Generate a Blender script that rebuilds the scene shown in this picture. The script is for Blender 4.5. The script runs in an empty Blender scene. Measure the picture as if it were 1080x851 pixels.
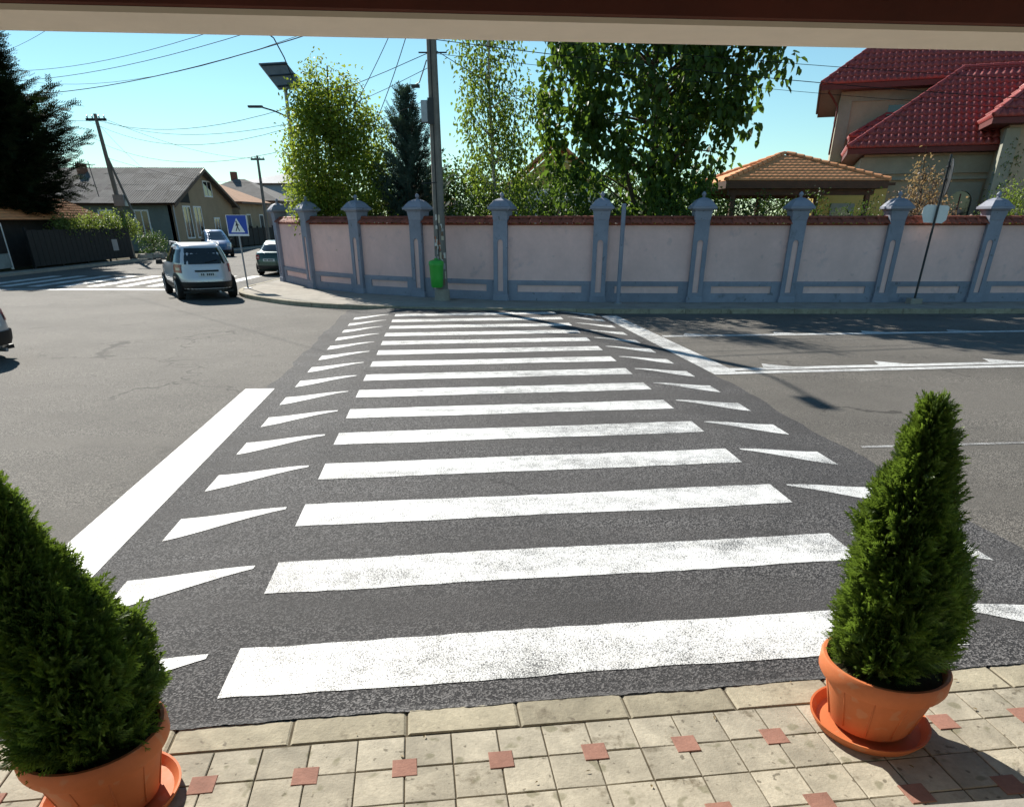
import bpy, bmesh, math, random
import numpy as np
from mathutils import Vector, Matrix
random.seed(7); rng = np.random.default_rng(11)
R = math.radians
sc = bpy.context.scene
COL = sc.collection

# ------------------------------------------------------------------ camera
cam_d = bpy.data.cameras.new('camera'); cam = bpy.data.objects.new('camera', cam_d); COL.objects.link(cam)
cam.location = (0, 0, 2.3); cam.rotation_euler = (R(90 - 28), 0, 0)
cam_d.sensor_fit = 'HORIZONTAL'; cam_d.sensor_width = 36; cam_d.lens = 36 * 742 / 1080
cam_d.shift_y = 200.5 / 1080
cam_d.clip_start = .05; cam_d.clip_end = 2000
sc.camera = cam
# ------------------------------------------------------------------ world, sun, exposure
SUN_AZ, SUN_EL = 31.0, 35.0          # the sun stands in front of the camera, to the left
w = bpy.data.worlds.new('World'); sc.world = w; w.use_nodes = True
nt = w.node_tree; nt.nodes.clear()
sky = nt.nodes.new('ShaderNodeTexSky'); sky.sky_type = 'NISHITA'; sky.sun_disc = False
sky.sun_elevation = R(SUN_EL); sky.sun_rotation = R(-SUN_AZ); sky.air_density = 1.0; sky.dust_density = .0; sky.ozone_density = 1.6
tint = nt.nodes.new('ShaderNodeMix'); tint.data_type = 'RGBA'; tint.blend_type = 'MULTIPLY'; tint.inputs[0].default_value = 1
tint.inputs[7].default_value = (.75, 1.0, .99, 1)
bg = nt.nodes.new('ShaderNodeBackground'); bg.inputs[1].default_value = .07
ow = nt.nodes.new('ShaderNodeOutputWorld')
nt.links.new(sky.outputs[0], tint.inputs[6]); nt.links.new(tint.outputs[2], bg.inputs[0]); nt.links.new(bg.outputs[0], ow.inputs[0])
sd = bpy.data.lights.new('sun', 'SUN'); sd.energy = 5.0; sd.angle = R(.55); sd.color = (1, .95, .86)
sun = bpy.data.objects.new('sun', sd); COL.objects.link(sun); sun.location = (-20, 30, 30)
sun_dir = Vector((math.sin(R(SUN_AZ)) * math.cos(R(SUN_EL)), -math.cos(R(SUN_AZ)) * math.cos(R(SUN_EL)), -math.sin(R(SUN_EL))))
sun.rotation_euler = sun_dir.to_track_quat('-Z', 'Y').to_euler()
sc.view_settings.view_transform = 'Standard'; sc.view_settings.look = 'None'
sc.view_settings.exposure = .8; sc.view_settings.gamma = 1
sc.view_settings.use_curve_mapping = False
sc.cycles.max_bounces = 6; sc.cycles.transparent_max_bounces = 8

# ------------------------------------------------------------------ helpers
def tag(o, label=None, cat=None, group=None, kind=None):
    if label: o['label'] = label
    if cat: o['category'] = cat
    if group: o['group'] = group
    if kind: o['kind'] = kind
    return o
def empty(name, loc=(0, 0, 0), rz=0, label=None, cat=None, group=None, kind=None):
    o = bpy.data.objects.new(name, None); o.empty_display_size = .1
    o.location = loc; o.rotation_euler = (0, 0, rz); COL.objects.link(o)
    return tag(o, label, cat, group, kind)
def link(name, me, mat=None, parent=None, loc=None, rot=None, scale=None):
    o = bpy.data.objects.new(name, me); COL.objects.link(o)
    if mat is not None and not me.materials: me.materials.append(mat)
    if parent: o.parent = parent
    if loc is not None: o.location = loc
    if rot is not None: o.rotation_euler = rot
    if scale is not None: o.scale = scale
    return o
class MB:
    """collects shapes; build() links them as ONE mesh object"""
    def __init__(s): s.v = []; s.f = []
    def add(s, vs, fs, M=None):
        n = len(s.v)
        s.v += [tuple(M @ Vector(p)) for p in vs] if M is not None else [tuple(p) for p in vs]
        s.f += [tuple(i + n for i in f) for f in fs]; return s
    def box(s, x0, x1, y0, y1, z0, z1, M=None):
        return s.add([(x0,y0,z0),(x1,y0,z0),(x1,y1,z0),(x0,y1,z0),(x0,y0,z1),(x1,y0,z1),(x1,y1,z1),(x0,y1,z1)],
                     [(3,2,1,0),(4,5,6,7),(0,1,5,4),(1,2,6,5),(2,3,7,6),(3,0,4,7)], M)
    def frustum(s, hx0, hy0, z0, hx1, hy1, z1, M=None):
        return s.add([(-hx0,-hy0,z0),(hx0,-hy0,z0),(hx0,hy0,z0),(-hx0,hy0,z0),(-hx1,-hy1,z1),(hx1,-hy1,z1),(hx1,hy1,z1),(-hx1,hy1,z1)],
                     [(3,2,1,0),(4,5,6,7),(0,1,5,4),(1,2,6,5),(2,3,7,6),(3,0,4,7)], M)
    def lathe(s, prof, n=24, M=None, cap=True):
        k = len(prof); vs = []; fs = []
        for r, z in prof:
            for i in range(n):
                a = 2 * math.pi * i / n; vs.append((r * math.cos(a), r * math.sin(a), z))
        for j in range(k - 1):
            for i in range(n):
                i2 = (i + 1) % n; fs.append((j*n+i, j*n+i2, (j+1)*n+i2, (j+1)*n+i))
        if cap:
            fs.append(tuple(reversed(range(n)))); fs.append(tuple((k-1)*n + i for i in range(n)))
        return s.add(vs, fs, M)
    def tube(s, pts, r, n=6, cap=True):
        pts = [Vector(p) for p in pts]; m = len(pts); vs = []; fs = []
        rs = r if isinstance(r, (list, tuple)) else [r] * m
        for i, p in enumerate(pts):
            d = (pts[min(i+1, m-1)] - pts[max(i-1, 0)]).normalized()
            a = d.cross(Vector((0, 0, 1)));
            if a.length < .05: a = d.cross(Vector((1, 0, 0)))
            a.normalize(); b = d.cross(a)
            for k in range(n):
                t = 2 * math.pi * k / n; vs.append(tuple(p + a * (rs[i] * math.cos(t)) + b * (rs[i] * math.sin(t))))
        for i in range(m - 1):
            for k in range(n):
                k2 = (k + 1) % n; fs.append((i*n+k, i*n+k2, (i+1)*n+k2, (i+1)*n+k))
        if cap:
            fs.append(tuple(range(n))); fs.append(tuple(reversed([(m-1)*n + k for k in range(n)])))
        return s.add(vs, fs)
    def prism(s, poly, z0, z1, M=None):
        """poly: list of (x,y), counter clockwise, extruded z0..z1"""
        n = len(poly); vs = [(x, y, z0) for x, y in poly] + [(x, y, z1) for x, y in poly]
        fs = [tuple(reversed(range(n))), tuple(range(n, 2*n))] + [(i, (i+1) % n, (i+1) % n + n, i + n) for i in range(n)]
        return s.add(vs, fs, M)
    def mesh(s, name, smooth=False, bevel=0, fix=True):
        me = bpy.data.meshes.new(name); me.from_pydata(s.v, [], s.f)
        if fix or bevel:
            bm = bmesh.new(); bm.from_mesh(me)
            if bevel: bmesh.ops.bevel(bm, geom=bm.edges[:], offset=bevel, segments=1, affect='EDGES', clamp_overlap=True)
            if fix: bmesh.ops.recalc_face_normals(bm, faces=bm.faces[:])
            bm.to_mesh(me); bm.free()
        if smooth:
            me.polygons.foreach_set('use_smooth', [True] * len(me.polygons))
            if smooth != 'all': me.set_sharp_from_angle(angle=R(38))
        me.update(); return me
    def build(s, name, mat, parent=None, smooth=False, bevel=0, fix=True, **k):
        return link(name, s.mesh(name, smooth, bevel, fix), mat, parent, **k)
def TR(x=0, y=0, z=0, rz=0, rx=0, ry=0):
    return Matrix.Translation((x, y, z)) @ Matrix.Rotation(rz, 4, 'Z') @ Matrix.Rotation(ry, 4, 'Y') @ Matrix.Rotation(rx, 4, 'X')
def npmesh(name, V, F4=None, F3=None, smooth=False):
    """fast mesh from numpy arrays of quads and/or triangles"""
    me = bpy.data.meshes.new(name); me.vertices.add(len(V)); me.vertices.foreach_set('co', np.asarray(V, np.float32).ravel())
    idx = []; tot = []
    for F, k in ((F4, 4), (F3, 3)):
        if F is not None and len(F): idx.append(np.asarray(F, np.int32).ravel()); tot.append(np.full(len(F), k, np.int32))
    idx = np.concatenate(idx); tot = np.concatenate(tot)
    me.loops.add(len(idx)); me.loops.foreach_set('vertex_index', idx)
    me.polygons.add(len(tot)); st = np.concatenate([[0], np.cumsum(tot)[:-1]]).astype(np.int32)
    me.polygons.foreach_set('loop_start', st); me.polygons.foreach_set('loop_total', tot)
    if smooth: me.polygons.foreach_set('use_smooth', np.ones(len(tot), bool))
    me.update(calc_edges=True); return me

# ------------------------------------------------------------------ materials
MATS = {}
class NB:
    def __init__(s, name):
        s.m = bpy.data.materials.new(name); s.m.use_nodes = True; s.t = s.m.node_tree; s.t.nodes.clear()
        s.out = s.n('ShaderNodeOutputMaterial')
    def n(s, t, **k):
        nd = s.t.nodes.new(t)
        for a, b in k.items(): setattr(nd, a, b)
        return nd
    def l(s, a, b): s.t.links.new(a, b)
    def mix(s, fac, a, b, mode='MIX'):
        nd = s.n('ShaderNodeMix', data_type='RGBA', blend_type=mode)
        for sock, val in ((nd.inputs[0], fac), (nd.inputs[6], a), (nd.inputs[7], b)):
            if hasattr(val, 'is_output'): s.l(val, sock)
            elif isinstance(val, (int, float)): sock.default_value = val
            else: sock.default_value = (*val, 1)[:4]
        return nd.outputs[2]
    def math(s, op, a, b=0.5, clamp=False):
        nd = s.n('ShaderNodeMath', operation=op, use_clamp=clamp)
        for sock, val in ((nd.inputs[0], a), (nd.inputs[1], b)):
            if hasattr(val, 'is_output'): s.l(val, sock)
            else: sock.default_value = val
        return nd.outputs[0]
    def coord(s, space='Object', rnd=False):
        if space == 'World': c = s.n('ShaderNodeNewGeometry').outputs['Position']
        else: c = s.n('ShaderNodeTexCoord').outputs[space]
        if rnd:
            v = s.n('ShaderNodeVectorMath', operation='MULTIPLY_ADD'); oi = s.n('ShaderNodeObjectInfo')
            cb = s.n('ShaderNodeCombineXYZ'); s.l(oi.outputs['Random'], cb.inputs[0]); s.l(oi.outputs['Random'], cb.inputs[1])
            s.l(cb.outputs[0], v.inputs[0]); v.inputs[1].default_value = (37, 53, 11); s.l(c, v.inputs[2]); c = v.outputs[0]
        return c
    def noise(s, c, scale, detail=4, rough=.6, dist=0):
        nd = s.n('ShaderNodeTexNoise'); nd.inputs['Scale'].default_value = scale; nd.inputs['Detail'].default_value = detail
        nd.inputs['Roughness'].default_value = rough; nd.inputs['Distortion'].default_value = dist
        if c is not None: s.l(c, nd.inputs['Vector'])
        return nd.outputs['Fac']
    def ramp(s, f, *stops):
        nd = s.n('ShaderNodeValToRGB'); e = nd.color_ramp.elements
        while len(e) < len(stops): e.new(.5)
        for el, (p, c) in zip(e, stops):
            el.position = p; el.color = (c, c, c, 1) if isinstance(c, (int, float)) else (*c, 1)
        s.l(f, nd.inputs[0]); return nd.outputs[0]
    def bump(s, h, strength, dist=.01, normal=None):
        nd = s.n('ShaderNodeBump'); nd.inputs['Strength'].default_value = strength; nd.inputs['Distance'].default_value = dist
        s.l(h, nd.inputs['Height'])
        if normal is not None: s.l(normal, nd.inputs['Normal'])
        return nd.outputs[0]
    def bsdf(s, col, rough=.6, metal=0, spec=.5, normal=None, coat=0, **k):
        b = s.n('ShaderNodeBsdfPrincipled')
        for nm, val in (('Base Color', col), ('Roughness', rough), ('Metallic', metal), ('Specular IOR Level', spec), ('Coat Weight', coat)):
            if hasattr(val, 'is_output'): s.l(val, b.inputs[nm])
            elif isinstance(val, (int, float)) and nm != 'Base Color': b.inputs[nm].default_value = val
            else: b.inputs[nm].default_value = (*val, 1)[:4]
        if normal is not None: s.l(normal, b.inputs['Normal'])
        return b
    def done(s, sh):
        s.l(sh.outputs[0] if hasattr(sh, 'outputs') else sh, s.out.inputs[0]); return s.m
def mat(name, col, rough=.7, var=.18, scale=6, bump=.1, bscale=None, spec=.4, metal=0, rnd=0, col2=None, dirt=None, space='Object', coat=0, bdist=.01):
    """plain surface: colour broken by two scales of noise, a little relief, optional dirt and per-object variation"""
    if name in MATS: return MATS[name]
    b = NB(name); c = b.coord(space, rnd > 0 and space == 'Object')
    n1 = b.noise(c, scale, 5, .65); n2 = b.noise(c, scale * 7.3, 4, .7)
    lo = tuple(x * (1 - var) for x in col); hi = tuple(min(1, x * (1 + var)) for x in col)
    cc = b.mix(b.ramp(n1, (.3, 0), (.7, 1)), lo, col2 or hi)
    cc = b.mix(b.math('MULTIPLY', b.ramp(n2, (.35, 1), (.65, 0)), .35), cc, tuple(x * (1 - 1.6 * var) if 1.6 * var < .9 else x * .1 for x in col))
    if dirt:
        n3 = b.noise(c, dirt[1], 6, .7); cc = b.mix(b.ramp(n3, (dirt[2], 0), (dirt[2] + .12, 1)), cc, dirt[0])
    if rnd:
        oi = b.n('ShaderNodeObjectInfo'); mr = b.n('ShaderNodeMapRange'); b.l(oi.outputs['Random'], mr.inputs[0])
        mr.inputs[3].default_value = 1 - rnd; mr.inputs[4].default_value = 1 + rnd
        hsv = b.n('ShaderNodeHueSaturation'); b.l(mr.outputs[0], hsv.inputs['Value']); b.l(cc, hsv.inputs['Color']); cc = hsv.outputs[0]
    nrm = b.bump(b.noise(c, bscale or scale * 9, 4, .7), bump, bdist) if bump else None
    ro = b.math('ADD', b.math('MULTIPLY', n2, .2), rough - .1)
    MATS[name] = b.done(b.bsdf(cc, ro, metal, spec, nrm, coat)); return MATS[name]
def speckle(m, col, scale, thr, amount=.7):
    """adds small dark spots (gum, moss, spills) to a finished plain material"""
    t = m.node_tree; bs = [n for n in t.nodes if n.type == 'BSDF_PRINCIPLED'][0]; src = bs.inputs['Base Color'].links[0].from_socket; b = NB.__new__(NB); b.t = t; b.m = m
    c = b.coord('World'); f = b.ramp(b.noise(c, scale, 2, .4), (thr, 0), (thr + .05, amount)); t.links.new(b.mix(f, src, col), bs.inputs['Base Color']); return m
def asphalt(name, base, light, patch):
    b = NB(name); c = b.coord('World')
    vo = b.n('ShaderNodeTexVoronoi'); vo.inputs['Scale'].default_value = 105; b.l(c, vo.inputs['Vector'])
    bw = b.n('ShaderNodeRGBToBW'); b.l(vo.outputs['Color'], bw.inputs[0])
    grain = b.noise(c, 260, 3, .7)
    stone = b.mix(b.ramp(bw.outputs[0], (.48, 0), (.74, 1)), base, light)
    stone = b.mix(b.math('MULTIPLY', b.ramp(grain, (.4, 0), (.7, 1)), .5), stone, tuple(x * .45 for x in base))
    # streaks of wear along the traffic, patches and tar
    mp = b.n('ShaderNodeMapping'); b.l(c, mp.inputs[0]); mp.inputs['Rotation'].default_value = (0, 0, R(-7)); mp.inputs['Scale'].default_value = (.06, .9, 1)
    st = b.noise(mp.outputs[0], 1.6, 5, .6); big = b.noise(c, .35, 6, .62)
    cc = b.mix(b.math('MULTIPLY', b.ramp(st, (.42, 0), (.6, 1)), .7), stone, patch, 'MIX')
    cc = b.mix(b.math('MULTIPLY', b.ramp(big, (.4, 0), (.62, 1)), .4), cc, tuple(x * .7 for x in base))
    ds = b.n('ShaderNodeTexVoronoi'); ds.inputs['Scale'].default_value = 105; b.l(c, ds.inputs['Vector'])
    nrm = b.bump(ds.outputs['Distance'], .6, .007); nrm = b.bump(b.noise(c, 22, 5, .75), .12, .006, nrm)
    cr = b.n('ShaderNodeTexVoronoi', feature='DISTANCE_TO_EDGE'); cr.inputs['Scale'].default_value = .42
    wv = b.n('ShaderNodeVectorMath', operation='MULTIPLY_ADD'); nz = b.n('ShaderNodeTexNoise'); nz.inputs['Scale'].default_value = 2.2; nz.inputs['Detail'].default_value = 6; b.l(c, nz.inputs['Vector'])
    b.l(nz.outputs['Color'], wv.inputs[0]); wv.inputs[1].default_value = (1.1, 1.1, 0); b.l(c, wv.inputs[2]); b.l(wv.outputs[0], cr.inputs['Vector'])
    gate = b.ramp(b.noise(c, .23, 3, .5), (.52, 0), (.6, 1)); crk = b.math('MULTIPLY', b.ramp(cr.outputs['Distance'], (.004, 1), (.012, 0)), gate)
    cc = b.mix(b.math('MULTIPLY', crk, .75), cc, tuple(x * .3 for x in base))
    oil = b.ramp(b.noise(c, 1.1, 4, .55), (.66, 0), (.74, 1)); cc = b.mix(b.math('MULTIPLY', oil, .4), cc, tuple(x * .5 for x in base))
    return b.done(b.bsdf(cc, .85, 0, .2, nrm))
def paint(name, under, wear, lo=.78):
    """road paint: white, worn through to the asphalt in specks and scuffs"""
    b = NB(name); c = b.coord('World')
    sp = b.noise(c, 150, 3, .75); md = b.noise(c, 5, 6, .7); vo = b.n('ShaderNodeTexVoronoi'); vo.inputs['Scale'].default_value = 95; b.l(c, vo.inputs['Vector'])
    k = b.math('ADD', b.math('MULTIPLY', sp, .72), b.math('MULTIPLY', md, .28))
    k = b.math('ADD', k, b.math('MULTIPLY', vo.outputs['Distance'], .18))
    f = b.ramp(k, (wear, 0), (wear + .1, 1))
    mp = b.n('ShaderNodeMapping'); b.l(c, mp.inputs[0]); mp.inputs['Rotation'].default_value = (0, 0, R(-7)); mp.inputs['Scale'].default_value = (.35, 1.6, 1)
    trk = b.noise(mp.outputs[0], 1.1, 5, .6); k = b.math('ADD', k, b.math('MULTIPLY', b.math('SUBTRACT', trk, .5), .26))
    f = b.ramp(k, (wear, 0), (wear + .1, 1))
    white = b.mix(b.ramp(b.noise(c, 9, 5, .7), (.35, 0), (.7, 1)), (lo * .9, lo * .89, lo * .85), (lo, lo, lo * .98))
    cc = b.mix(f, white, under)
    nrm = b.bump(vo.outputs['Distance'], .35, .004)
    return b.done(b.bsdf(cc, .6, 0, .35, nrm))
def leafmat(name, c1, c2, trans=.35, rough=.5, spec=.35):
    if name in MATS: return MATS[name]
    b = NB(name); g = b.n('ShaderNodeNewGeometry'); r = g.outputs['Random Per Island']
    cc = b.mix(r, c1, c2); big = b.noise(g.outputs['Position'], 1.3, 3, .6)
    cc = b.mix(b.math('MULTIPLY', b.ramp(big, (.35, 1), (.65, 0)), .45), cc, tuple(x * .6 for x in c1))
    d = b.bsdf(cc, rough, 0, spec)
    t = b.n('ShaderNodeBsdfTranslucent'); br = b.mix(.5, cc, (min(1, c2[0] * 2.0), min(1, c2[1] * 2.0), c2[2] * .9)); b.l(br, t.inputs[0])
    ms = b.n('ShaderNodeMixShader'); ms.inputs[0].default_value = trans; b.l(d.outputs[0], ms.inputs[1]); b.l(t.outputs[0], ms.inputs[2])
    MATS[name] = b.done(ms); return MATS[name]
def glass(name, col=(.012, .016, .018), rough=.06):
    if name in MATS: return MATS[name]
    b = NB(name); c = b.coord('Object'); n = b.noise(c, 3, 3, .5)
    cc = b.mix(n, col, tuple(x * 2.2 for x in col)); MATS[name] = b.done(b.bsdf(cc, rough, 0, .8)); return MATS[name]
def carpaint(name, col, metal=.25):
    if name in MATS: return MATS[name]
    b = NB(name); c = b.coord('Object'); n = b.noise(c, 2.5, 5, .6); d = b.noise(c, 900, 2, .5)
    cc = b.mix(b.math('MULTIPLY', n, .25), col, tuple(x * .75 + .03 for x in col)); cc = b.mix(b.math('MULTIPLY', d, .15), cc, tuple(min(1, x * 1.4) for x in col))
    MATS[name] = b.done(b.bsdf(cc, b.math('ADD', b.math('MULTIPLY', n, .2), .22), metal, .5, None, .7)); return MATS[name]

A_OLD = asphalt('asphalt_old', (.084, .077, .068), (.29, .265, .23), (.135, .123, .107))
A_NEW = asphalt('asphalt_new', (.034, .033, .034), (.22, .21, .205), (.07, .066, .064))
P_STRIPE = paint('paint_crossing', (.06, .06, .06), .575)
P_LINE = paint('paint_line', (.1, .095, .09), .56, .76)
P_WORN = paint('paint_worn', (.13, .12, .11), .50, .6)
SLAB = mat('paving_slab', (.395, .355, .275), .85, .26, 6, .35, 60, .2, rnd=.16, dirt=((.15, .125, .085), 5, .585))
RED_SLAB = mat('paving_red', (.30, .155, .115), .85, .2, 9, .3, 60, .2, rnd=.12, dirt=((.12, .08, .06), 9, .66))
KERB = mat('kerb_stone', (.35, .31, .225), .85, .26, 5, .4, 50, .2, rnd=.14, dirt=((.16, .135, .095), 4, .58))
JOINT = mat('joint_sand', (.11, .09, .06), .95, .3, 12, .3, 90, .1)
CONC = mat('concrete_paving', (.33, .30, .255), .9, .2, 2.2, .25, 40, .2, space='World', dirt=((.13, .12, .1), 1.3, .6))
SOIL = mat('soil', (.07, .055, .03), .95, .35, 2, .5, 20, .1, space='World', dirt=((.05, .07, .02), 1.2, .5))
GROUND = mat('far_ground', (.16, .145, .12), .95, .25, .3, .2, 3, .1, space='World')
PINK = mat('wall_pink', (.80, .535, .49), .9, .10, 1.1, .55, 55, .15, bdist=.012, rnd=.05, dirt=((.60, .42, .41), 1.6, .60))
BLUE = mat('wall_blue', (.26, .275, .335), .75, .14, 2.0, .2, 40, .3, rnd=.07, dirt=((.15, .165, .19), 2.2, .60))
TERRA = mat('terracotta_tile', (.27, .075, .045), .75, .2, 7, .2, 60, .3, rnd=.2)
TERRA_L = mat('terracotta_roof', (.70, .31, .14), .8, .18, 3, .2, 60, .2, dirt=((.42, .18, .09), 2, .62))
VROOF = mat('villa_metal_tile', (.34, .062, .055), .48, .22, 1.5, .08, 40, .4, coat=.05, dirt=((.20, .05, .045), 1.1, .58))
VTRIM = mat('villa_trim_red', (.13, .026, .022), .6, .15, 3, .05, 40, .4)
VWALL = mat('villa_render', (.44, .37, .27), .9, .1, 1.2, .2, 50, .15)
VSTONE = mat('villa_frieze', (.33, .33, .27), .9, .15, 1.6, .25, 40, .15)
YWALL = mat('annex_yellow', (.58, .42, .13), .9, .1, 1.2, .2, 50, .15)
WOOD = mat('dark_wood', (.085, .038, .02), .6, .3, 4, .2, 40, .35)
POLE = mat('pole_concrete', (.20, .185, .165), .9, .2, 3, .35, 40, .2, dirt=((.10, .09, .08), 2.2, .6))
GALV = mat('galvanised', (.32, .34, .37), .45, .15, 6, .05, 60, .5, metal=.6)
DMET = mat('dark_metal', (.035, .037, .04), .5, .25, 8, .05, 60, .4, metal=.2)
BLK = mat('black_plastic', (.014, .014, .015), .55, .25, 9, .08, 80, .35)
RUB = mat('tyre_rubber', (.018, .018, .018), .85, .2, 9, .2, 80, .2)
WHITEP = mat('white_painted', (.80, .79, .76), .6, .08, 4, .05, 40, .3)
POT = mat('pot_plastic', (.56, .165, .06), .62, .10, 4, .06, 120, .22, dirt=((.42, .16, .07), 3, .68))
BARK = mat('bark', (.11, .085, .06), .95, .3, 9, .6, 40, .1)
BARK_B = mat('birch_bark', (.42, .40, .36), .9, .3, 7, .3, 30, .15)
GREENP = mat('bin_green', (.04, .37, .045), .45, .12, 5, .05, 60, .4)
WIRE = mat('wire_black', (.02, .02, .022), .9, .1, 5, 0, spec=.05)

speckle(SLAB, (.10, .085, .06), 26, .68); speckle(SLAB, (.16, .15, .09), 9, .64, .6); speckle(KERB, (.12, .10, .075), 18, .67); speckle(POT, (.50, .27, .15), 14, .62, .35); speckle(PINK, (.46, .34, .33), 3.1, .68, .35); speckle(BLUE, (.10, .11, .12), 7, .68, .6)
# ------------------------------------------------------------------ ground, roads, pavements
def sheet(name, polys, z, m, kind='structure', parent=None):
    b = MB()
    for p in polys: b.add([(x, y, z) for x, y in p], [tuple(range(len(p)))])
    o = b.build(name, m, parent, fix=False)
    if kind: o['kind'] = kind
    return o
def smooth_poly(pts, n=6):
    out = []; P = [Vector((*p, 0)) for p in pts]
    for i in range(len(P) - 1):
        p0, p1, p2, p3 = P[max(i-1, 0)], P[i], P[i+1], P[min(i+2, len(P)-1)]
        for k in range(n):
            t = k / n
            q = .5 * ((2*p1) + (p2-p0)*t + (2*p0-5*p1+4*p2-p3)*t*t + (3*p1-p0-3*p2+p3)*t**3); out.append((q.x, q.y))
    out.append((P[-1].x, P[-1].y)); return out
sheet('ground', [[(-600, -300), (600, -300), (600, 900), (-600, 900)]], -.03, GROUND)
road = sheet('road', [[(-90, -8.7), (90, 13.8), (90, 31), (-9.0, 31), (-9.0, 140), (-24, 140), (-24, 31), (-90, 31)]], 0, A_OLD)
E1 = Vector((math.cos(R(7.2)), math.sin(R(7.2)), 0)); E2 = Vector((-.0905, .9959, 0)); O0 = Vector((-1.56, 3.0, 0))
def AB(a, b, z=0): p = O0 + E1 * a + E2 * b; return (p.x, p.y, z)
def hump(a):
    def ss(t): t = max(0, min(1, t)); return t * t * (3 - 2 * t)
    return .004 + .07 * min(ss((a + 1.15) / 1.03), ss((5.45 - a) / 1.03))
crossing = empty('raised_crossing', (0, 0, 0), kind='structure')
b = MB(); As = [-1.5, -1.38] + [-1.15 + i * .1 for i in range(12)] + [1, 2.15, 3.3] + [4.3 + i * .1 for i in range(13)] + [5.7, 5.82]
NBs = 90
for jb in range(NBs + 1):
    bq = -.3 + 19.2 * jb / NBs; sh0 = .03 * math.sin(bq * 2.1) + .02 * math.sin(bq * 6.3 + 1) + random.uniform(-.015, .015); sh1 = .03 * math.sin(bq * 1.7 + 2) + .02 * math.sin(bq * 5.1) + random.uniform(-.015, .015)
    for i, a in enumerate(As):
        z = hump(a) if 0 < i < len(As) - 1 else -.002
        b.v.append(AB(a + (sh0 if i < 2 else sh1 if i > len(As) - 3 else 0), bq, z))
nA = len(As); b.f = [(j_*nA+i, j_*nA+i+1, (j_+1)*nA+i+1, (j_+1)*nA+i) for j_ in range(NBs) for i in range(nA - 1)]
b.build('crossing_asphalt', A_NEW, crossing, smooth='all', fix=False)
def marking(name, pts_ab, m, parent, lift=.004):
    """pts_ab: rows of (a, b_low, b_high) along a: follows the hump"""
    b = MB()
    for a, lo, hi in pts_ab: b.v += [AB(a, lo, hump(a) + lift), AB(a, hi, hump(a) + lift)]
    b.f = [(2*i, 2*i+2, 2*i+3, 2*i+1) for i in range(len(pts_ab) - 1)]
    return b.build(name, m, parent, fix=False)
for k in range(15):
    b0 = 1.185 * k; j = lambda: random.uniform(-.012, .012)
    w1, w2 = random.uniform(0, 6), random.uniform(0, 6); rows = [(4.3 * i / 40 + (j() if i in (0, 40) else 0), b0 + j() * .55 + .008 * math.sin(w1 + i * .3), b0 + .5 + j() * .55 + .008 * math.sin(w2 + i * .23)) for i in range(41)]
    marking('crossing_stripe', rows, P_STRIPE, crossing)
    n = 9
    marking('ramp_triangle', [(-1.06 + .9 * i / n + j() * .3, b0 - .02 + .43 * i / n, b0 + .46) for i in range(n + 1)], P_STRIPE, crossing)
    marking('ramp_triangle', [(4.46 + .92 * i / n, b0 + .44 - .44 * i / n, b0 + .48) for i in range(n + 1)], P_STRIPE, crossing)
def flat(name, pts, m=P_LINE, z=.005, parent=road):
    return MB().add([(x, y, z) for x, y in pts], [tuple(range(len(pts)))]).build(name, m, parent, fix=False)
flat('stop_line', [(-3.38, 3.05), (-2.92, 3.10), (-3.65, 11.04), (-4.09, 11.02)])
flat('stop_line', [(3.40, 12.12), (3.86, 12.17), (2.82, 20.3), (2.39, 20.2)], P_LINE, .0075)
def lineY(x, y0, sl): return y0 + (x - 3.6) * sl
def longline(y0, sl, wd, x0=3.75, x1=60): return [(x0, lineY(x0, y0, sl)), (x1, lineY(x1, y0, sl)), (x1, lineY(x1, y0, sl) + wd), (x0, lineY(x0, y0, sl) + wd)]
flat('double_line', longline(12.16, .125, .2)); flat('double_line', longline(12.46, .125, .22))
flat('edge_line', longline(16.42, .095, .24, 3.35))
for i in range(9):
    x = 4.42 + 2.15 * i; y = lineY(x, 12.69, .125); flat('line_tooth', [(x, y), (x + .55, y + .06), (x + .08, y + .36)])
    x = 3.85 + 2.1 * i; y = lineY(x, 16.67, .095); flat('line_tooth', [(x, y), (x + .6, y + .05), (x + .1, y + .3)])
flat('faded_line', [(4.0, 7.86), (14, 8.75), (14, 8.82), (4.0, 7.93)], P_WORN, .004)
for i in range(9):                                       # the crossing over the side street
    x = -11.9 - 1.15 * i; flat('side_crossing_stripe', [(x, 29.6), (x + .5, 29.6), (x + .45, 35.4), (x - .05, 35.4)], P_LINE)
flat('side_edge_line', [(-22.4, 28.2), (-12.2, 28.0), (-12.2, 28.5), (-22.4, 28.75)], P_WORN)
flat('side_edge_line', [(-12.0, 38.5), (-10.4, 38.5), (-10.4, 38.9), (-12.0, 38.9)], P_LINE)
# manhole covers and tar seams
for (x, y, r) in ((9.6, 10.6, .33),):
    MB().lathe([(r, 0), (r, .006), (r * .93, .008), (r * .9, .004), (r * .5, .005)], 28, TR(x, y, .001)).build('manhole_cover', DMET, road)
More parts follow.
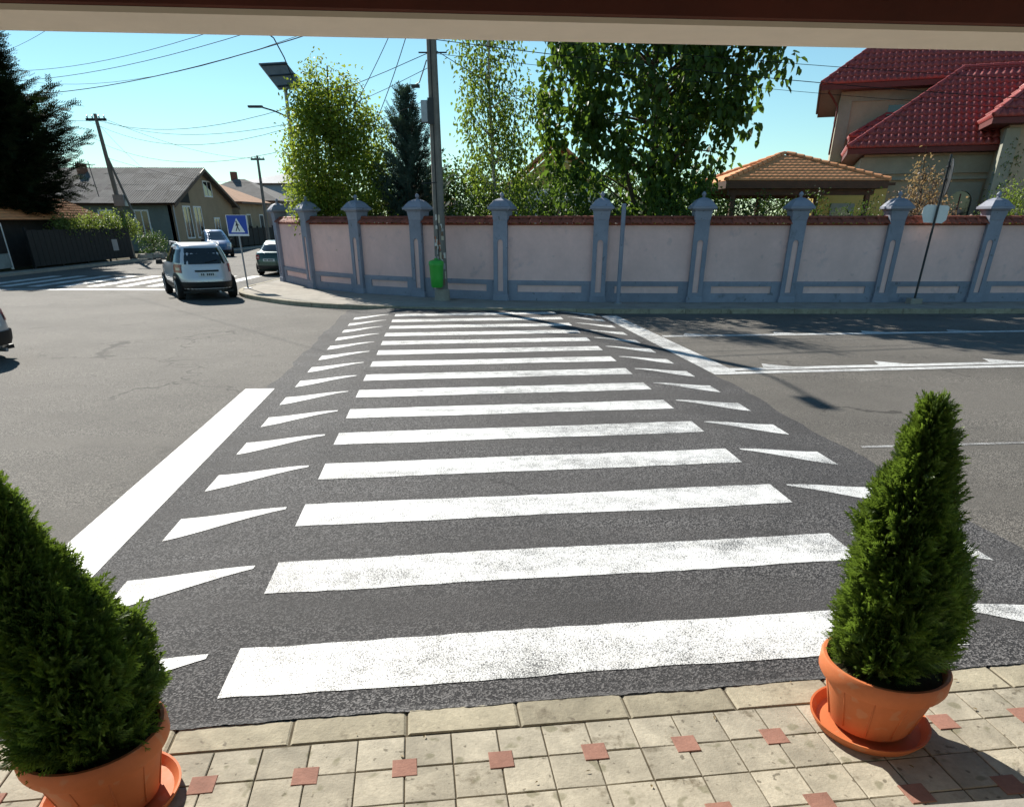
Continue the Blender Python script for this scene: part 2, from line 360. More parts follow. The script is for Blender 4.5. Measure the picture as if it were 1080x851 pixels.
# far pavement with kerb, following the garden wall
KP = smooth_poly([(-9.75, 62), (-9.75, 40), (-9.75, 33.2), (-9.8, 30.2), (-9.78, 27.8), (-9.35, 26.1), (-8.5, 24.75), (-6.9, 23.1), (-5.49, 22.2), (-4.28, 21.72), (-3.0, 21.32), (-1, 20.98), (1.6, 20.8), (6, 20.76), (14.1, 20.8), (30, 21.2), (60, 23)], 5)
pav = empty('pavement', (0, 0, 0), kind='structure')
MB().add([(x, y, .115) for x, y in KP] + [(60, 26, .115), (12, 25, .115), (-2, 26, .115), (-7, 33, .115), (-7.5, 62, .115)], [tuple(reversed(range(len(KP) + 5)))]).build('paving', CONC, pav, fix=False)
def kerbrun(P, parent, wd, h, L=1.0, gap=.012, m=KERB, side=1, zb=-.05):
    acc = []; d = 0; P = [Vector((*p, 0)) for p in P]; cur = P[0]; acc.append(cur); i = 1
    while i < len(P):
        seg = (P[i] - cur).length
        if d + seg >= L: t = (L - d) / seg; cur = cur.lerp(P[i], t); acc.append(cur); d = 0
        else: d += seg; cur = P[i]; i += 1
    out = []
    for p, q in zip(acc, acc[1:]):
        u = (q - p).normalized(); n = Vector((-u.y, u.x, 0)) * side; p2 = p + u * gap / 2; q2 = q - u * gap / 2
        dz = random.uniform(-.004, .004); hh = h + dz
        a, c, e, f = p2, q2, q2 + n * wd, p2 + n * wd; cc = n * .018
        bb = MB(); bb.add([(a.x, a.y, zb), (c.x, c.y, zb), (e.x, e.y, zb), (f.x, f.y, zb), (a.x, a.y, hh - .02), (c.x, c.y, hh - .02), (e.x, e.y, hh), (f.x, f.y, hh), (a.x + cc.x, a.y + cc.y, hh), (c.x + cc.x, c.y + cc.y, hh)],
                      [(3, 2, 1, 0), (0, 1, 5, 4), (4, 5, 9, 8), (8, 9, 6, 7), (1, 2, 6, 9, 5), (2, 3, 7, 6), (3, 0, 4, 8, 7)])
        out.append(bb.build('kerbstone', m, parent))
    return out
kerbrun(KP, pav, .14, .125)
# left pavement of the side street
pavl = empty('side_pavement', (0, 0, 0), kind='structure')
MB().box(-25.6, -23.0, 33.9, 49.2, -.02, .11).box(-25.6, -23.0, 53.2, 130, -.02, .105).box(-25.6, -23.0, 49.2, 53.2, -.02, .03).build('paving', CONC, pavl)
kerbrun([(-23.05, 49.2), (-23.05, 33.9), (-24, 32.2), (-26, 30.8), (-30, 30.2), (-60, 29.5)], pavl, .14, .12, 1.2, side=-1)
MB().add([(x, y, .105) for x, y in [(-23.1, 33.9), (-25.6, 33.9), (-60, 33.9), (-60, 29.6), (-30, 30.3), (-26, 30.95), (-24.1, 32.3)]], [(6, 5, 4, 3, 2, 1, 0)]).build('corner_paving', CONC, pavl, fix=False)
sheet('garden_soil', [[(-8.9, 31), (-6.7, 27.3), (-2, 24.4), (.6, 23.3), (60, 23.5), (60, 130), (-8.9, 130)]], .14, SOIL)
sheet('yard_soil', [[(-90, 33.9), (-23.9, 33.9), (-23.9, 130), (-90, 130)]], .14, SOIL)

# near pavement: kerbstones, concrete slabs and small red inlays
near = empty('near_pavement', (0, 0, 0), kind='structure')
def UV(u, v): # u along the kerb, v across (0 at kerb face, negative towards the camera)
    base = Vector((.0, 2.935, 0)); p = base + E1 * u + Vector((-E1.y, E1.x, 0)) * v; return p
def quadblock(name, u0, u1, v0, v1, z0, z1, m, parent, dz=0, ch=.0035, mb=None):
    pts = [UV(u0, v0), UV(u1, v0), UV(u1, v1), UV(u0, v1)]; c = sum(pts, Vector()) / 4
    def inset(p): d = (c - p); return p + Vector((d.x / max(abs(d.x), 1e-4) * 0, 0, 0)) + d * (ch / d.length * 1.3)
    t = [inset(p) for p in pts]; tx = random.uniform(-.001, .001); ty = random.uniform(-.001, .001)
    vs = [(p.x, p.y, z0) for p in pts] + [(p.x, p.y, z1 - ch * .7 + dz) for p in pts] + [(p.x, p.y, z1 + dz + (tx if i in (0, 1) else -tx) + (ty if i in (1, 2) else -ty)) for i, p in enumerate(t)]
    fs = [(0,1,5,4),(1,2,6,5),(2,3,7,6),(3,0,4,7),(4,5,9,8),(5,6,10,9),(6,7,11,10),(7,4,8,11),(8,9,10,11)]
    if mb is not None: mb.add(vs, fs); return
    return MB().add(vs, fs).build(name, m, parent, fix=False)
p4 = [UV(-12, -.005), UV(-12, -2.6), UV(14, -2.6), UV(14, -.005)]
MB().add([(p.x, p.y, .0965) for p in p4] + [(p.x, p.y, -.1) for p in p4], [(0, 1, 2, 3), (0, 4, 5, 1), (1, 5, 6, 2), (2, 6, 7, 3), (3, 7, 4, 0)]).build('bedding', JOINT, near)
ku = -6.35
while ku < 9:                                            # kerbstones about half a metre, a little uneven
    L = random.choice((.54, .56, .98, 1.1)) if not (-1.2 < ku < 1) else .555
    quadblock('kerbstone', ku + .004, ku + L - .004, -.19 + random.uniform(-.003, .003), .0, -.05, .104, KERB, near, random.uniform(-.003, .003), .01); ku += L
TU = .2205; U0 = -.103; rest = MB(); redrest = MB()
for r in range(11):
    v1 = -.201 - TU * r; v0 = v1 - TU
    for i in range(-27, 40):
        u0 = U0 + TU * i; u1 = u0 + TU; big = (-2.7 < u0 < 3.6 and r < 5)
        g = random.uniform(.0025, .0045); dz = random.uniform(-.0015, .0015)
        if big: quadblock('paving_slab', u0 + g, u1 - g, v0 + g, v1 - g, .05, .104, SLAB, near, dz)
        else: quadblock('', u0 + g, u1 - g, v0 + g, v1 - g, .05, .104, SLAB, near, dz, mb=rest)
        red = (r % 2 == 0) and (i % 2 == 0)
        if red:
            uc, vc = u0, v0; h = .056
            if big: quadblock('red_inlay', uc - h, uc + h, vc - h, vc + h, .06, .1082, RED_SLAB, near, 0, .003)
            else: quadblock('', uc - h, uc + h, vc - h, vc + h, .06, .1082, RED_SLAB, near, 0, .004, mb=redrest)
b = MB(); n = 260                                        # crumbly edge of the asphalt lapping onto the kerb
for i in range(n + 1):
    u = -2.9 + 6.5 * i / n; p, q = UV(u, .06), UV(u, random.uniform(-.004, .003) - .004 + .007 * math.sin(u * 5) + .004 * math.sin(u * 17 + 1)); b.v += [(p.x, p.y, .085), (q.x, q.y, .1085 + random.uniform(-.002, .003))]
b.f = [(2*i, 2*i+2, 2*i+3, 2*i+1) for i in range(n)]; b.build('asphalt_lip', A_NEW, crossing, fix=False)
tag(rest.build('more_paving_slabs', SLAB, near, fix=False), kind='stuff'); tag(redrest.build('more_red_inlays', RED_SLAB, near, fix=False), kind='stuff')

# ------------------------------------------------------------------ porch above the camera
porch = empty('shop_porch', (0, 2.3, .1), R(5.2), 'brown porch beam with cream underside across the top edge', 'porch')
PB = mat('porch_brown', (.10, .022, .013), .5, .2, 3, .05, 40, .4); PC = mat('porch_cream', (.72, .63, .52), .7, .07, 2, .05, 60, .25)
ZB = 2.72
MB().box(-6, 6, .345, .605, ZB, ZB + .014).build('soffit_board', PC, porch)
MB().box(-6, 6, .34, .61, ZB + .0145, ZB + .30).build('front_beam', PB, porch, bevel=.006)
MB().box(-6, 6, -4.5, .338, ZB + .20, ZB + .26).build('roof_deck', PB, porch)
for x in (-5.6, 5.6): MB().box(x - .06, x + .06, .42, .54, 0, ZB).build('post', PB, porch, bevel=.006)
step = MB().box(-6, 6, -3.6, -.75, 0, .55); step.build('porch_step', CONC, porch)

# ------------------------------------------------------------------ garden wall
WP = [(-8.97, 30.7), (-7.05, 27.55), (-5.0, 25.75), (-2.88, 24.5), (-.29, 23.36), (2.57, 22.9), (5.42, 22.8), (8.16, 22.8), (10.95, 22.8), (13.8, 22.9), (16.65, 23.05), (19.5, 23.2), (22.3, 23.35)]
wall = empty('garden_wall', (2.57, 22.9, .115), 0, 'pink rendered garden wall with blue pillars, blue base and tiled coping', 'wall')
WO = Vector((2.57, 22.9, .115))
def ring_frame(outer, inner, y0, y1, mb, M):
    """flat frame between two matching loops in x-z, front at y0, back at y1"""
    n = len(outer); vs = [(x, y0, z) for x, z in outer] + [(x, y0, z) for x, z in inner] + [(x, y1, z) for x, z in outer] + [(x, y1, z) for x, z in inner]; fs = []
    for i in range(n):
        j = (i + 1) % n; fs += [(i, j, n + j, n + i), (n + i, n + j, 3*n + j, 3*n + i), (i, 2*n + i, 2*n + j, j)]
    mb.add(vs, fs, M)
def arch_loops(hw, z0, z1, ihw, iz0, iz1, n=8, bottom=True):
    inner = [(-ihw, iz0), (ihw, iz0)]; outer = [(-hw, z0), (hw, z0)]
    for k in range(n + 1):
        a = math.pi * k / n; inner.append((ihw * math.cos(a), iz1 - ihw + ihw * math.sin(a)))
        c, s_ = math.cos(a), math.sin(a); q = max(abs(c), abs(s_)); outer.append((hw * c / q, (iz1 - ihw) + (z1 - iz1 + ihw) * s_ / q if s_ > 0 else iz1 - ihw))
    return outer, inner
# pillar pieces, shared by all pillars (local: front is -y)
pm = {}
b = MB(); b.box(-.2, .2, -.17, .2, 0, 2.16); o_, i_ = arch_loops(.212, .0, 2.16, .085, .26, 1.66); ring_frame(o_, i_, -.215, -.16, b, None)
pm['shaft'] = b.mesh('shaft')
pm['inset'] = MB().box(-.1, .1, -.178, -.165, .24, 1.67).mesh('inset_panel')
b = MB(); b.frustum(.215, .215, 2.162, .25, .25, 2.40); b.frustum(.27, .27, 2.402, .30, .30, 2.44); b.frustum(.345, .345, 2.442, .345, .345, 2.505); b.frustum(.33, .33, 2.507, .2, .2, 2.66); b.frustum(.2, .2, 2.662, .085, .085, 2.72)
pm['cap'] = b.mesh('cap', bevel=.006)
pm['finial'] = MB().lathe([(.05, 2.722), (.055, 2.735), (.028, 2.75), (.06, 2.79), (.066, 2.815), (.045, 2.85), (.012, 2.88)], 12).mesh('finial', smooth=True)
pm['foot'] = MB().frustum(.25, .24, -.1, .235, .235, .16).mesh('foot', bevel=.006)
def coping_mesh():
    """one barrel tile sloping to the front, with its raised rib"""
    V = []; F = []; n = 10; L = .30
    for j, (y, z) in enumerate(((-.27, 0), (-.265, .018), (.0, .16), (.03, .165))):
        for i in range(n + 1):
            x = -.165 + .33 * i / n; t = (x + .165) / .33
            h = .05 * math.exp(-((t - .16) / .10) ** 2) + .016 * math.cos((t - .58) * 2 * math.pi)
            V.append((x, y, z + h))
    for j in range(3):
        for i in range(n): F.append((j*(n+1)+i, j*(n+1)+i+1, (j+1)*(n+1)+i+1, (j+1)*(n+1)+i))
    me = bpy.data.meshes.new('coping_tile'); me.from_pydata(V, [], F); return me
cop = coping_mesh(); cop.polygons.foreach_set('use_smooth', [True] * len(cop.polygons))
ridge = MB().lathe([(.0, 0)], 3) if False else None
b = MB(); nseg = 7
for y in (-.165, .165):
    for k in range(nseg + 1): a = math.pi * k / nseg; b.v.append((y + (.012 if y < 0 else 0), math.cos(a) * .085, math.sin(a) * (.062 if y < 0 else .052)))
b.f = [(k, k + 1, nseg + 2 + k, nseg + 1 + k) for k in range(nseg)]
rid = b.mesh('ridge_tile', smooth=True)
for me in (pm['shaft'], pm['cap'], pm['finial'], pm['foot']): me.materials.append(BLUE)
pm['inset'].materials.append(PINK); cop.materials.append(TERRA); rid.materials.append(TERRA)
for k, (x, y) in enumerate(WP):
    a = Vector((*WP[max(k-1, 0)], 0)); c = Vector((*WP[min(k+1, len(WP)-1)], 0)); u = (c - a).normalized(); ang = math.atan2(u.y, u.x)
    loc = (x - WO.x, y - WO.y, 0)
    pl = link('pillar', pm['shaft'], None, wall, loc, (0, 0, ang))
    for nm, key in (('inset_panel', 'inset'), ('cap', 'cap'), ('finial', 'finial'), ('foot', 'foot')): link(nm, pm[key], None, pl)
for k in range(len(WP) - 1):
    p = Vector((*WP[k], 0)); q = Vector((*WP[k+1], 0)); u = (q - p); L = u.length; u.normalize(); ang = math.atan2(u.y, u.x)
    M = Matrix.Translation((p.x - WO.x, p.y - WO.y, 0)) @ Matrix.Rotation(ang, 4, 'Z'); loc = M.to_translation(); rot = (0, 0, ang)
    a0, a1 = .2, L - .2
    MB().box(a0 - .1, a1 + .1, -.09, .09, -.1, 2.03).build('wall_panel', PINK, wall, loc=loc, rot=rot)
    b = MB(); m_ = .16
    outer = [(a0, -.1), (a1, -.1), (a1, .56), (a0, .56)]; inner = [(a0 + m_ + .12, .24), (a1 - m_ - .12, .24), (a1 - m_ - .12, .43), (a0 + m_ + .12, .43)]
    ring_frame(outer, inner, -.13, -.088, b, None); b.box(a0, a1, -.145, -.1305, .475, .555)
    b.build('base_frame', BLUE, wall, loc=loc, rot=rot)
    MB().box(a0 - .05, a1 + .05, -.12, .12, 2.032, 2.075).build('coping_bed', TERRA, wall, loc=loc, rot=rot)
    n = max(1, round((L - .34) / .33)); wd = (L - .40) / n
    for i in range(n):
        t = .20 + (i + .5) * wd; sx = wd / .33
        P_ = M @ Vector((t, 0, 2.078 + random.uniform(-.004, .004)))
        link('coping_tile', cop, None, wall, P_, (0, random.uniform(-.01, .01), ang + random.uniform(-.012, .012)), (sx, 1, 1))
        P2 = M @ Vector((t, 0, 2.076)); link('coping_tile', cop, None, wall, P2, (0, 0, ang + math.pi), (sx, 1, 1))
        P3 = M @ Vector((t, 0.0, 2.222)); link('ridge_tile', rid, None, wall, P3, (random.uniform(-.03, .03), random.uniform(-.03, .03), ang), (sx * 1.03, 1, 1))

# ------------------------------------------------------------------ utility pole with its fittings, and the litter bin
up = empty('utility_pole', (-2.13, 23.25, .1), 0, 'tall grey concrete utility pole with a metal box, posters and cables at the crossing', 'utility pole')
b = MB(); b.lathe([(.185, 0), (.18, .6), (.16, 3), (.14, 5.5), (.115, 8.6)], 12); b.build('shaft', POLE, up, smooth=True)
MB().lathe([(.235, -.02), (.225, .3), (.19, .34)], 12).build('concrete_foot', CONC, up, smooth=True)
MB().box(-.35, -.17, -.16, .12, 4.55, 5.05).build('meter_box', GALV, up, bevel=.01)
MB().box(-.16, .0, -.20, -.15, 4.5, 5.1).build('box_bracket', DMET, up)
for z in (1.95, 2.15, 3.05, 3.32, 4.45, 5.2, 5.75, 6.3):
    MB().lathe([(.178 - .0088 * z, z), (.178 - .0088 * z, z + .035)], 12).build('steel_band', GALV, up, smooth=True)
MB().tube([(-.35, -.05, 6.1), (.4, -.05, 6.1)], .018, 5).build('cross_bar', DMET, up)
MB().tube([(-.15, 0, 5.95), (-.25, -.05, 5.7), (-.36, -.1, 5.45), (-.5, -.1, 5.38)], .016, 5).box(-.58, -.36, -.16, -.04, 5.33, 5.40).build('cable_clamp', DMET, up)
MB().tube([(-.45, -.05, 3.1), (0, -.16, 3.12)], .012, 5).build('hook', DMET, up)
MB().tube([(-.02, -.19, .4), (-.03, -.18, 3), (-.02, -.16, 6.5)], .014, 5).build('earth_cable', BLK, up)
# the street light arm at the top of the pole
MB().tube([(0, 0, 8.3), (-.05, -.6, 8.75), (-.15, -1.4, 8.95), (-.2, -1.75, 8.97)], .032, 7).build('lamp_arm', GALV, up, smooth=True)
b = MB(); b.frustum(.15, .36, 0, .10, .30, .10); b.frustum(.12, .3, -.05, .15, .36, -.001); b2 = b.build('lamp_head', DMET, up, bevel=.01, loc=(-.22, -2.05, 8.95), rot=(R(-6), 0, 0))
POST = [mat('poster_%s' % n, c, .85, .15, 14, .1, 60, .2) for n, c in (('white', (.6, .58, .53)), ('cream', (.5, .43, .33)), ('brown', (.2, .13, .09)), ('grey', (.35, .34, .33)), ('red', (.4, .16, .1)))]
for k in range(34):                                      # scraps of posters pasted round the shaft
    z = random.uniform(1.0, 2.25) if k < 26 else random.uniform(.35, 1.0); a0 = random.uniform(-2.7, -.8); da = random.uniform(.2, .55); h = random.uniform(.06, .2); r = .182 - .0085 * z + .004 + .0006 * k; b = MB(); n = 4
    for zz in (z, z + h):
        for i in range(n + 1): a = a0 + da * i / n; b.v.append((r * math.cos(a), r * math.sin(a), zz + random.uniform(-.015, .015)))
    b.f = [(i, i + 1, n + 2 + i, n + 1 + i) for i in range(n)]; b.build('poster_scrap', random.choice(POST), up, smooth='all')
lb = empty('litter_bin', (-2.24, 22.93, .1), 0, 'small bright green plastic litter bin strapped to the utility pole', 'litter bin')
b = MB(); b.lathe([(.15, .40), (.175, .43), (.195, .7), (.21, .98), (.218, 1.0), (.218, 1.03), (.2, 1.03), (.19, .98), (.17, .5), (.0, .47)], 20, cap=False); b.lathe([(.0, .40), (.15, .40)], 20, cap=False); b.build('body', GREENP, lb, smooth=True)
b = MB(); b.lathe([(.222, 1.0), (.225, 1.08), (.2, 1.12), (.1, 1.15), (0, 1.155)], 20, cap=False); b.box(-.07, .07, .15, .24, 1.0, 1.18); b.build('lid', GREENP, lb, smooth=True)
MB().tube([(-.15, .1, .95), (-.1, .32, .95), (.1, .36, .95), (.17, .1, .95)], .012, 5).tube([(0, .16, .4), (0, .17, 1.0)], .02, 6).build('strap', DMET, lb)

# grey steel post in front of the wall
sp = empty('steel_post', (3.12, 22.35, .1), 0, 'bare blue-grey steel post standing in front of the wall', 'post')
MB().tube([(0, 0, 0), (0, 0, 2.55)], .062, 10).build('tube', BLUE, sp, smooth=True); MB().lathe([(.07, 2.55), (.05, 2.585), (0, 2.59)], 10, cap=False).build('cap', BLUE, sp, smooth=True)
MB().box(-.11, .11, -.11, .11, 0, .03).build('base_plate', GALV, sp)
# traffic sign seen from behind and edge-on, right of the crossing
ts = empty('road_sign', (11.82, 22.3, .1), 0, 'road sign on a thin dark pole, round plate edge-on above a white back', 'road sign')
MB().tube([(0, 0, 0), (.03, 0, 3.75)], .032, 8).build('pole', DMET, ts, smooth=True)
MB().lathe([(.0, -.004), (.43, -.004), (.445, 0), (.445, .012), (.43, .016), (0, .016)], 28, TR(.06, -.045, 3.2, R(-17), 0, R(90)), cap=False).build('round_plate', DMET, ts)
for z in (3.15, 3.45): MB().box(-.02, .07, -.07, .04, z, z + .03).build('bracket', DMET, ts)
b = MB(); oc = [(-.36, 2.33), (-.26, 2.12), (.26, 2.10), (.36, 2.18), (.37, 2.50), (.30, 2.54), (-.26, 2.56), (-.35, 2.50)]
b.add([(x, .045, z) for x, z in oc] + [(x, .058, z) for x, z in oc], [tuple(range(8)), tuple(reversed(range(8, 16)))] + [(i, (i+1) % 8, (i+1) % 8 + 8, i + 8) for i in range(8)]); b.build('white_plate', WHITEP, ts)
MB().box(-.17, .17, -.17, .17, -.02, .16).build('concrete_foot', CONC, ts, bevel=.02)
# pedestrian crossing sign at the side street corner
SB = mat('sign_blue', (.02, .07, .42), .4, .08, 5, 0); SW = mat('sign_white', (.85, .85, .84), .4, .04, 5, 0); SK = mat('sign_black', (.015, .015, .015), .5, .1, 5, 0)
ps = empty('pedestrian_sign', (-9.46, 27.4, .1), R(-6), 'blue square pedestrian crossing sign with white triangle on a slim pole', 'road sign')
MB().tube([(0, 0, 0), (-.02, 0, 2.32)], .03, 8).build('pole', GALV, ps, smooth=True)
pz = 1.70; b = MB().box(-.35, .35, -.05, -.035, pz, pz + .62); b.build('plate', SB, ps)
MB().box(-.37, .37, -.052, -.03, pz - .012, pz).box(-.37, .37, -.052, -.03, pz + .62, pz + .632).box(-.37, -.35, -.052, -.03, pz, pz + .62).box(.35, .37, -.052, -.03, pz, pz + .62).box(-.35, .35, -.054, -.0505, pz + .005, pz + .05).build('rim', SW, ps)
MB().add([(x, -.054, pz + z) for x, z in ((-.25, .1), (.25, .1), (0, .54))], [(0, 1, 2)]).build('triangle', SW, ps, fix=False)
b = MB()
for q in (((-.02, .43), .025),):
    n = 10; b.add([(q[0][0] + q[1] * math.cos(2*math.pi*i/n), -.058, pz + q[0][1] + q[1] * math.sin(2*math.pi*i/n)) for i in range(n)], [tuple(range(n))])
for (x0, z0, x1, z1, wd) in ((-.01, .40, .0, .28, .025), (0, .28, .06, .14, .014), (0, .28, -.07, .14, .014), (0, .37, .07, .31, .01), (-.01, .37, -.06, .30, .01)):
    d = Vector((x1 - x0, 0, z1 - z0)).normalized(); n_ = Vector((-d.z, 0, d.x)) * wd
    b.add([(x0 + n_.x, -.058, pz + z0 + n_.z), (x0 - n_.x, -.058, pz + z0 - n_.z), (x1 - n_.x, -.058, pz + z1 - n_.z), (x1 + n_.x, -.058, pz + z1 + n_.z)], [(0, 1, 2, 3)])
b.build('walking_figure', SK, ps, fix=False)
MB().box(-.12, .12, -.12, .12, .0, .035).build('base_plate', GALV, ps)
# solar street lamp behind the wall
sl = empty('solar_street_lamp', (-7.66, 29, .14), 0, 'solar street lamp with tilted panel rising behind the yellow-green tree', 'street lamp')
MB().tube([(0, 0, 0), (0, 0, 6.0)], .06, 8).build('pole', GALV, sl, smooth=True)
SP = mat('solar_cells', (.02, .025, .05), .2, .2, 5, 0, spec=.6)
_tl, _tr, _br, _bl = [Vector(q) for q in ((-.64, -.5, 6.62), (-.02, .5, 6.82), (.58, .35, 6.18), (-.04, -.65, 5.98))]
_x = (_tr - _tl).normalized(); _y = (_bl - _tl); _y = (_y - _x * _y.dot(_x)).normalized(); _z = _y.cross(_x)
M_ = Matrix(((_x.x, -_y.x, _z.x, 0), (_x.y, -_y.y, _z.y, 0), (_x.z, -_y.z, _z.z, 0), (0, 0, 0, 1))); M_.translation = (_tl + _tr + _br + _bl) / 4; M_ = M_.copy()
MB().box(-.6, .6, -.5, .5, -.02, .02, M_).build('panel_back', mat('panel_grey', (.22, .20, .18), .6, .2, 5, .05), sl, bevel=.004)
for i in range(4): MB().box(-.58 + .295 * i, -.58 + .295 * i + .28, -.47, .47, -.026, -.0205, M_).build('solar_cell', SP, sl)
for i in range(3): MB().box(-.58, .58, -.42 + .4 * i, -.38 + .4 * i, .021, .05, M_).build('panel_rail', DMET, sl)
MB().box(-.05, .05, -.05, .05, 5.95, 6.33).build('bracket', DMET, sl)
MB().tube([(0, 0, 5.25), (-.45, -.1, 5.42), (-.85, -.18, 5.52)], .025, 6).box(-1.28, -.8, -.27, -.11, 5.5, 5.56).build('lamp_arm', DMET, sl)
MB().tube([(.3, 0, 6.3), (.1, -.05, 6.9), (-.15, -.1, 7.4), (-.3, -.1, 7.5), (-.62, -.1, 7.53)], .022, 6).build('antenna_arm', DMET, sl)

# ------------------------------------------------------------------ far poles
def wood_pole(loc, h, lean, label, name='wooden_pole', brace=True):
    p = empty(name, loc, 0, label, 'utility pole', 'poles along the side street')
    MB().tube([(0, 0, 0), (lean * .5, 0, h * .5), (lean, 0, h)], [.16, .14, .1], 8).build('shaft', POLE, p, smooth=True)
    MB().box(lean - .6, lean + .6, -.05, .05, h - .35, h - .22).build('crossarm', DMET, p)
    for x in (-.5, -.2, .2, .5): MB().lathe([(.035, 0), (.05, .05), (.03, .1), (.045, .14), (0, .16)], 8, TR(lean + x, 0, h - .22)).build('insulator', GALV, p, smooth=True)
    if brace: MB().tube([(lean * .3 + .75, 0, h * .32), (lean * .75, 0, h * .75)], .07, 7).build('brace', POLE, p); MB().box(-.2, .45, -.25, .25, h * .38, h * .46, TR(lean * .35)).build('transformer_box', GALV, p)
    return p
lp1 = wood_pole((-24.3, 50, .1), 7.7, -.35, 'leaning pole with crossarm and brace beside the grey-roofed house')
lp2 = wood_pole((-22.25, 72, .1), 7.1, .05, 'thin distant pole with small crossarm at the end of the side street', brace=False)

# ------------------------------------------------------------------ overhead wires
def wire(p, q, sag, r, label):
    p = Vector(p); q = Vector(q); n = 16; pts = []
    for i in range(n + 1):
        t = i / n; v = p.lerp(q, t); v.z -= sag * 4 * t * (1 - t); pts.append(v)
    o = MB().tube(pts, r * .75, 5).build('overhead_wire', WIRE, smooth='all'); tag(o, label, 'wire', 'overhead wires')
L1 = (-24.7, 50, 7.5); TOP = (-2.13, 23.25, 8.4)
PXL = 'overhead wire running to the left pole, '
wire(L1, (-2.2, 23.2, 6.2), 1.0, .012, 'low sagging wire from the leaning pole crossarm across the junction')
wire((-25.2, 50, 7.5), (-2.2, 23.25, 5.9), 1.5, .010, 'faint wire hanging lowest across the junction')
wire((-27, 47, 9.4), (-2.1, 23.2, 8.35), .6, .013, 'wire crossing the upper left sky to the utility pole, upper of a pair')
wire((-27, 46, 8.8), (-2.1, 23.2, 7.9), .5, .014, 'wire crossing the upper left sky to the utility pole, lower of a pair')
wire((-27, 46, 8.2), (-2.2, 23.2, 7.4), .5, .02, 'thick cable bundle crossing the left sky above the solar panel')
wire((-27, 46, 10.0), (-6, 20, 8.6), .4, .010, 'topmost thin wire slanting up at upper left')
wire((-24, 50, 7.5), (-22.3, 72, 7.0), .5, .012, 'wire between the leaning pole and the distant pole')
wire((-24.6, 50, 5.6), (-22.0, 72, 5.2), .5, .012, 'low cable between the leaning pole and the distant pole')
wire((-24.5, 50, 7.2), (-27, 62, 5.0), .2, .010, 'service wire from the leaning pole to the grey-roofed house')
wire((-27, 47, 9.0), (-2.1, 23.2, 7.65), .9, .010, 'thin wire crossing the left sky between the pair and the thick bundle')
wire((-24.4, 50, 7.5), (-7.7, 29, 5.2), .5, .010, 'thin wire from the leaning pole to the solar lamp')
wire((-24.6, 50, 6.3), (-2.2, 23.2, 5.2), 1.2, .010, 'thin wire from below the leaning pole crossarm across the junction')
wire((-30, 40, 7.2), (-24.8, 50, 7.45), .2, .012, 'wire from the dark spruce to the leaning pole')
wire(TOP, (-6.2, 28.5, 4.6), .3, .014, 'dark cable slanting down from utility pole into the yellow-green tree, left one')
wire((-2.13, 23.25, 8.1), (-4.9, 27.5, 4.4), .3, .016, 'dark cable slanting down from utility pole into the yellow-green tree, right one')
wire((-2.1, 23.3, 7.7), (30, 27, 6.6), .35, .026, 'thick wavy cable in front of the villa roof at right')
wire((-2.1, 23.3, 7.3), (30, 27, 6.5), .25, .012, 'thin wire just below the thick cable at right')
wire((-2.1, 23.3, 6.7), (30, 27, 5.8), .3, .010, 'wire in the sky gap right of the broad tree, upper')
wire((-2.1, 23.3, 6.5), (30, 27, 5.3), .4, .013, 'wire in the sky gap right of the broad tree, middle')
wire((-2.1, 23.3, 6.2), (30, 27, 4.9), .3, .008, 'wire in the sky gap right of the broad tree, lower')
wire((-2.1, 23.3, 6.3), (6, 34, 4.6), .3, .012, 'wire from utility pole into the broad tree')

# ------------------------------------------------------------------ vegetation helpers
def unit(v): return v / np.maximum(np.linalg.norm(v, axis=-1, keepdims=True), 1e-6)
def leaves_mesh(name, pos, axis, nrm, L, W, fold=.25):
    """two-winged leaves: pos base, axis towards tip, nrm up side"""
    axis = unit(axis); side = unit(np.cross(nrm, axis)); up = np.cross(axis, side); n = len(pos); L = L[:, None]; W = W[:, None]
    base = pos; tip = pos + axis * L - up * L * .12
    l1 = pos + axis * L * .3 + side * W * .5 + up * W * fold; l2 = pos + axis * L * .68 + side * W * .38 + up * W * fold * .6
    r1 = pos + axis * L * .3 - side * W * .5 + up * W * fold; r2 = pos + axis * L * .68 - side * W * .38 + up * W * fold * .6
    V = np.stack([base, l1, l2, tip, r2, r1], 1).reshape(-1, 3); k = np.arange(n)[:, None] * 6
    return npmesh(name, V, np.concatenate([k + np.array([[0, 3, 2, 1]]), k + np.array([[0, 5, 4, 3]])]))
def inst_mesh(name, tv, tq, pos, X, Y, Z, s):
    """stamp a template (quads) at every pos with basis X,Y,Z and scale s"""
    n, k = len(pos), len(tv); s = s[:, None, None]
    V = pos[:, None, :] + s * (tv[None, :, 0, None] * X[:, None, :] + tv[None, :, 1, None] * Y[:, None, :] + tv[None, :, 2, None] * Z[:, None, :])
    F = (np.arange(n)[:, None, None] * k + tq[None]).reshape(-1, 4)
    return npmesh(name, V.reshape(-1, 3), F)
def rand_dir(n): return unit(rng.normal(size=(n, 3)))
def blob_points(ells, n, edge=.55):
    """points in a union of ellipsoids, thicker near the outside"""
    ells = np.array(ells, float); vol = ells[:, 3] * ells[:, 4] * ells[:, 5]; w_ = vol / vol.sum()
    idx = rng.choice(len(ells), n, p=w_); d = rand_dir(n); r = rng.uniform(0, 1, n) ** (1 / 3 * (1 - edge) + .02)
    r = np.where(rng.uniform(size=n) < edge, rng.uniform(.62, 1.05, n), r)
    return ells[idx, :3] + d * ells[idx, 3:] * r[:, None]
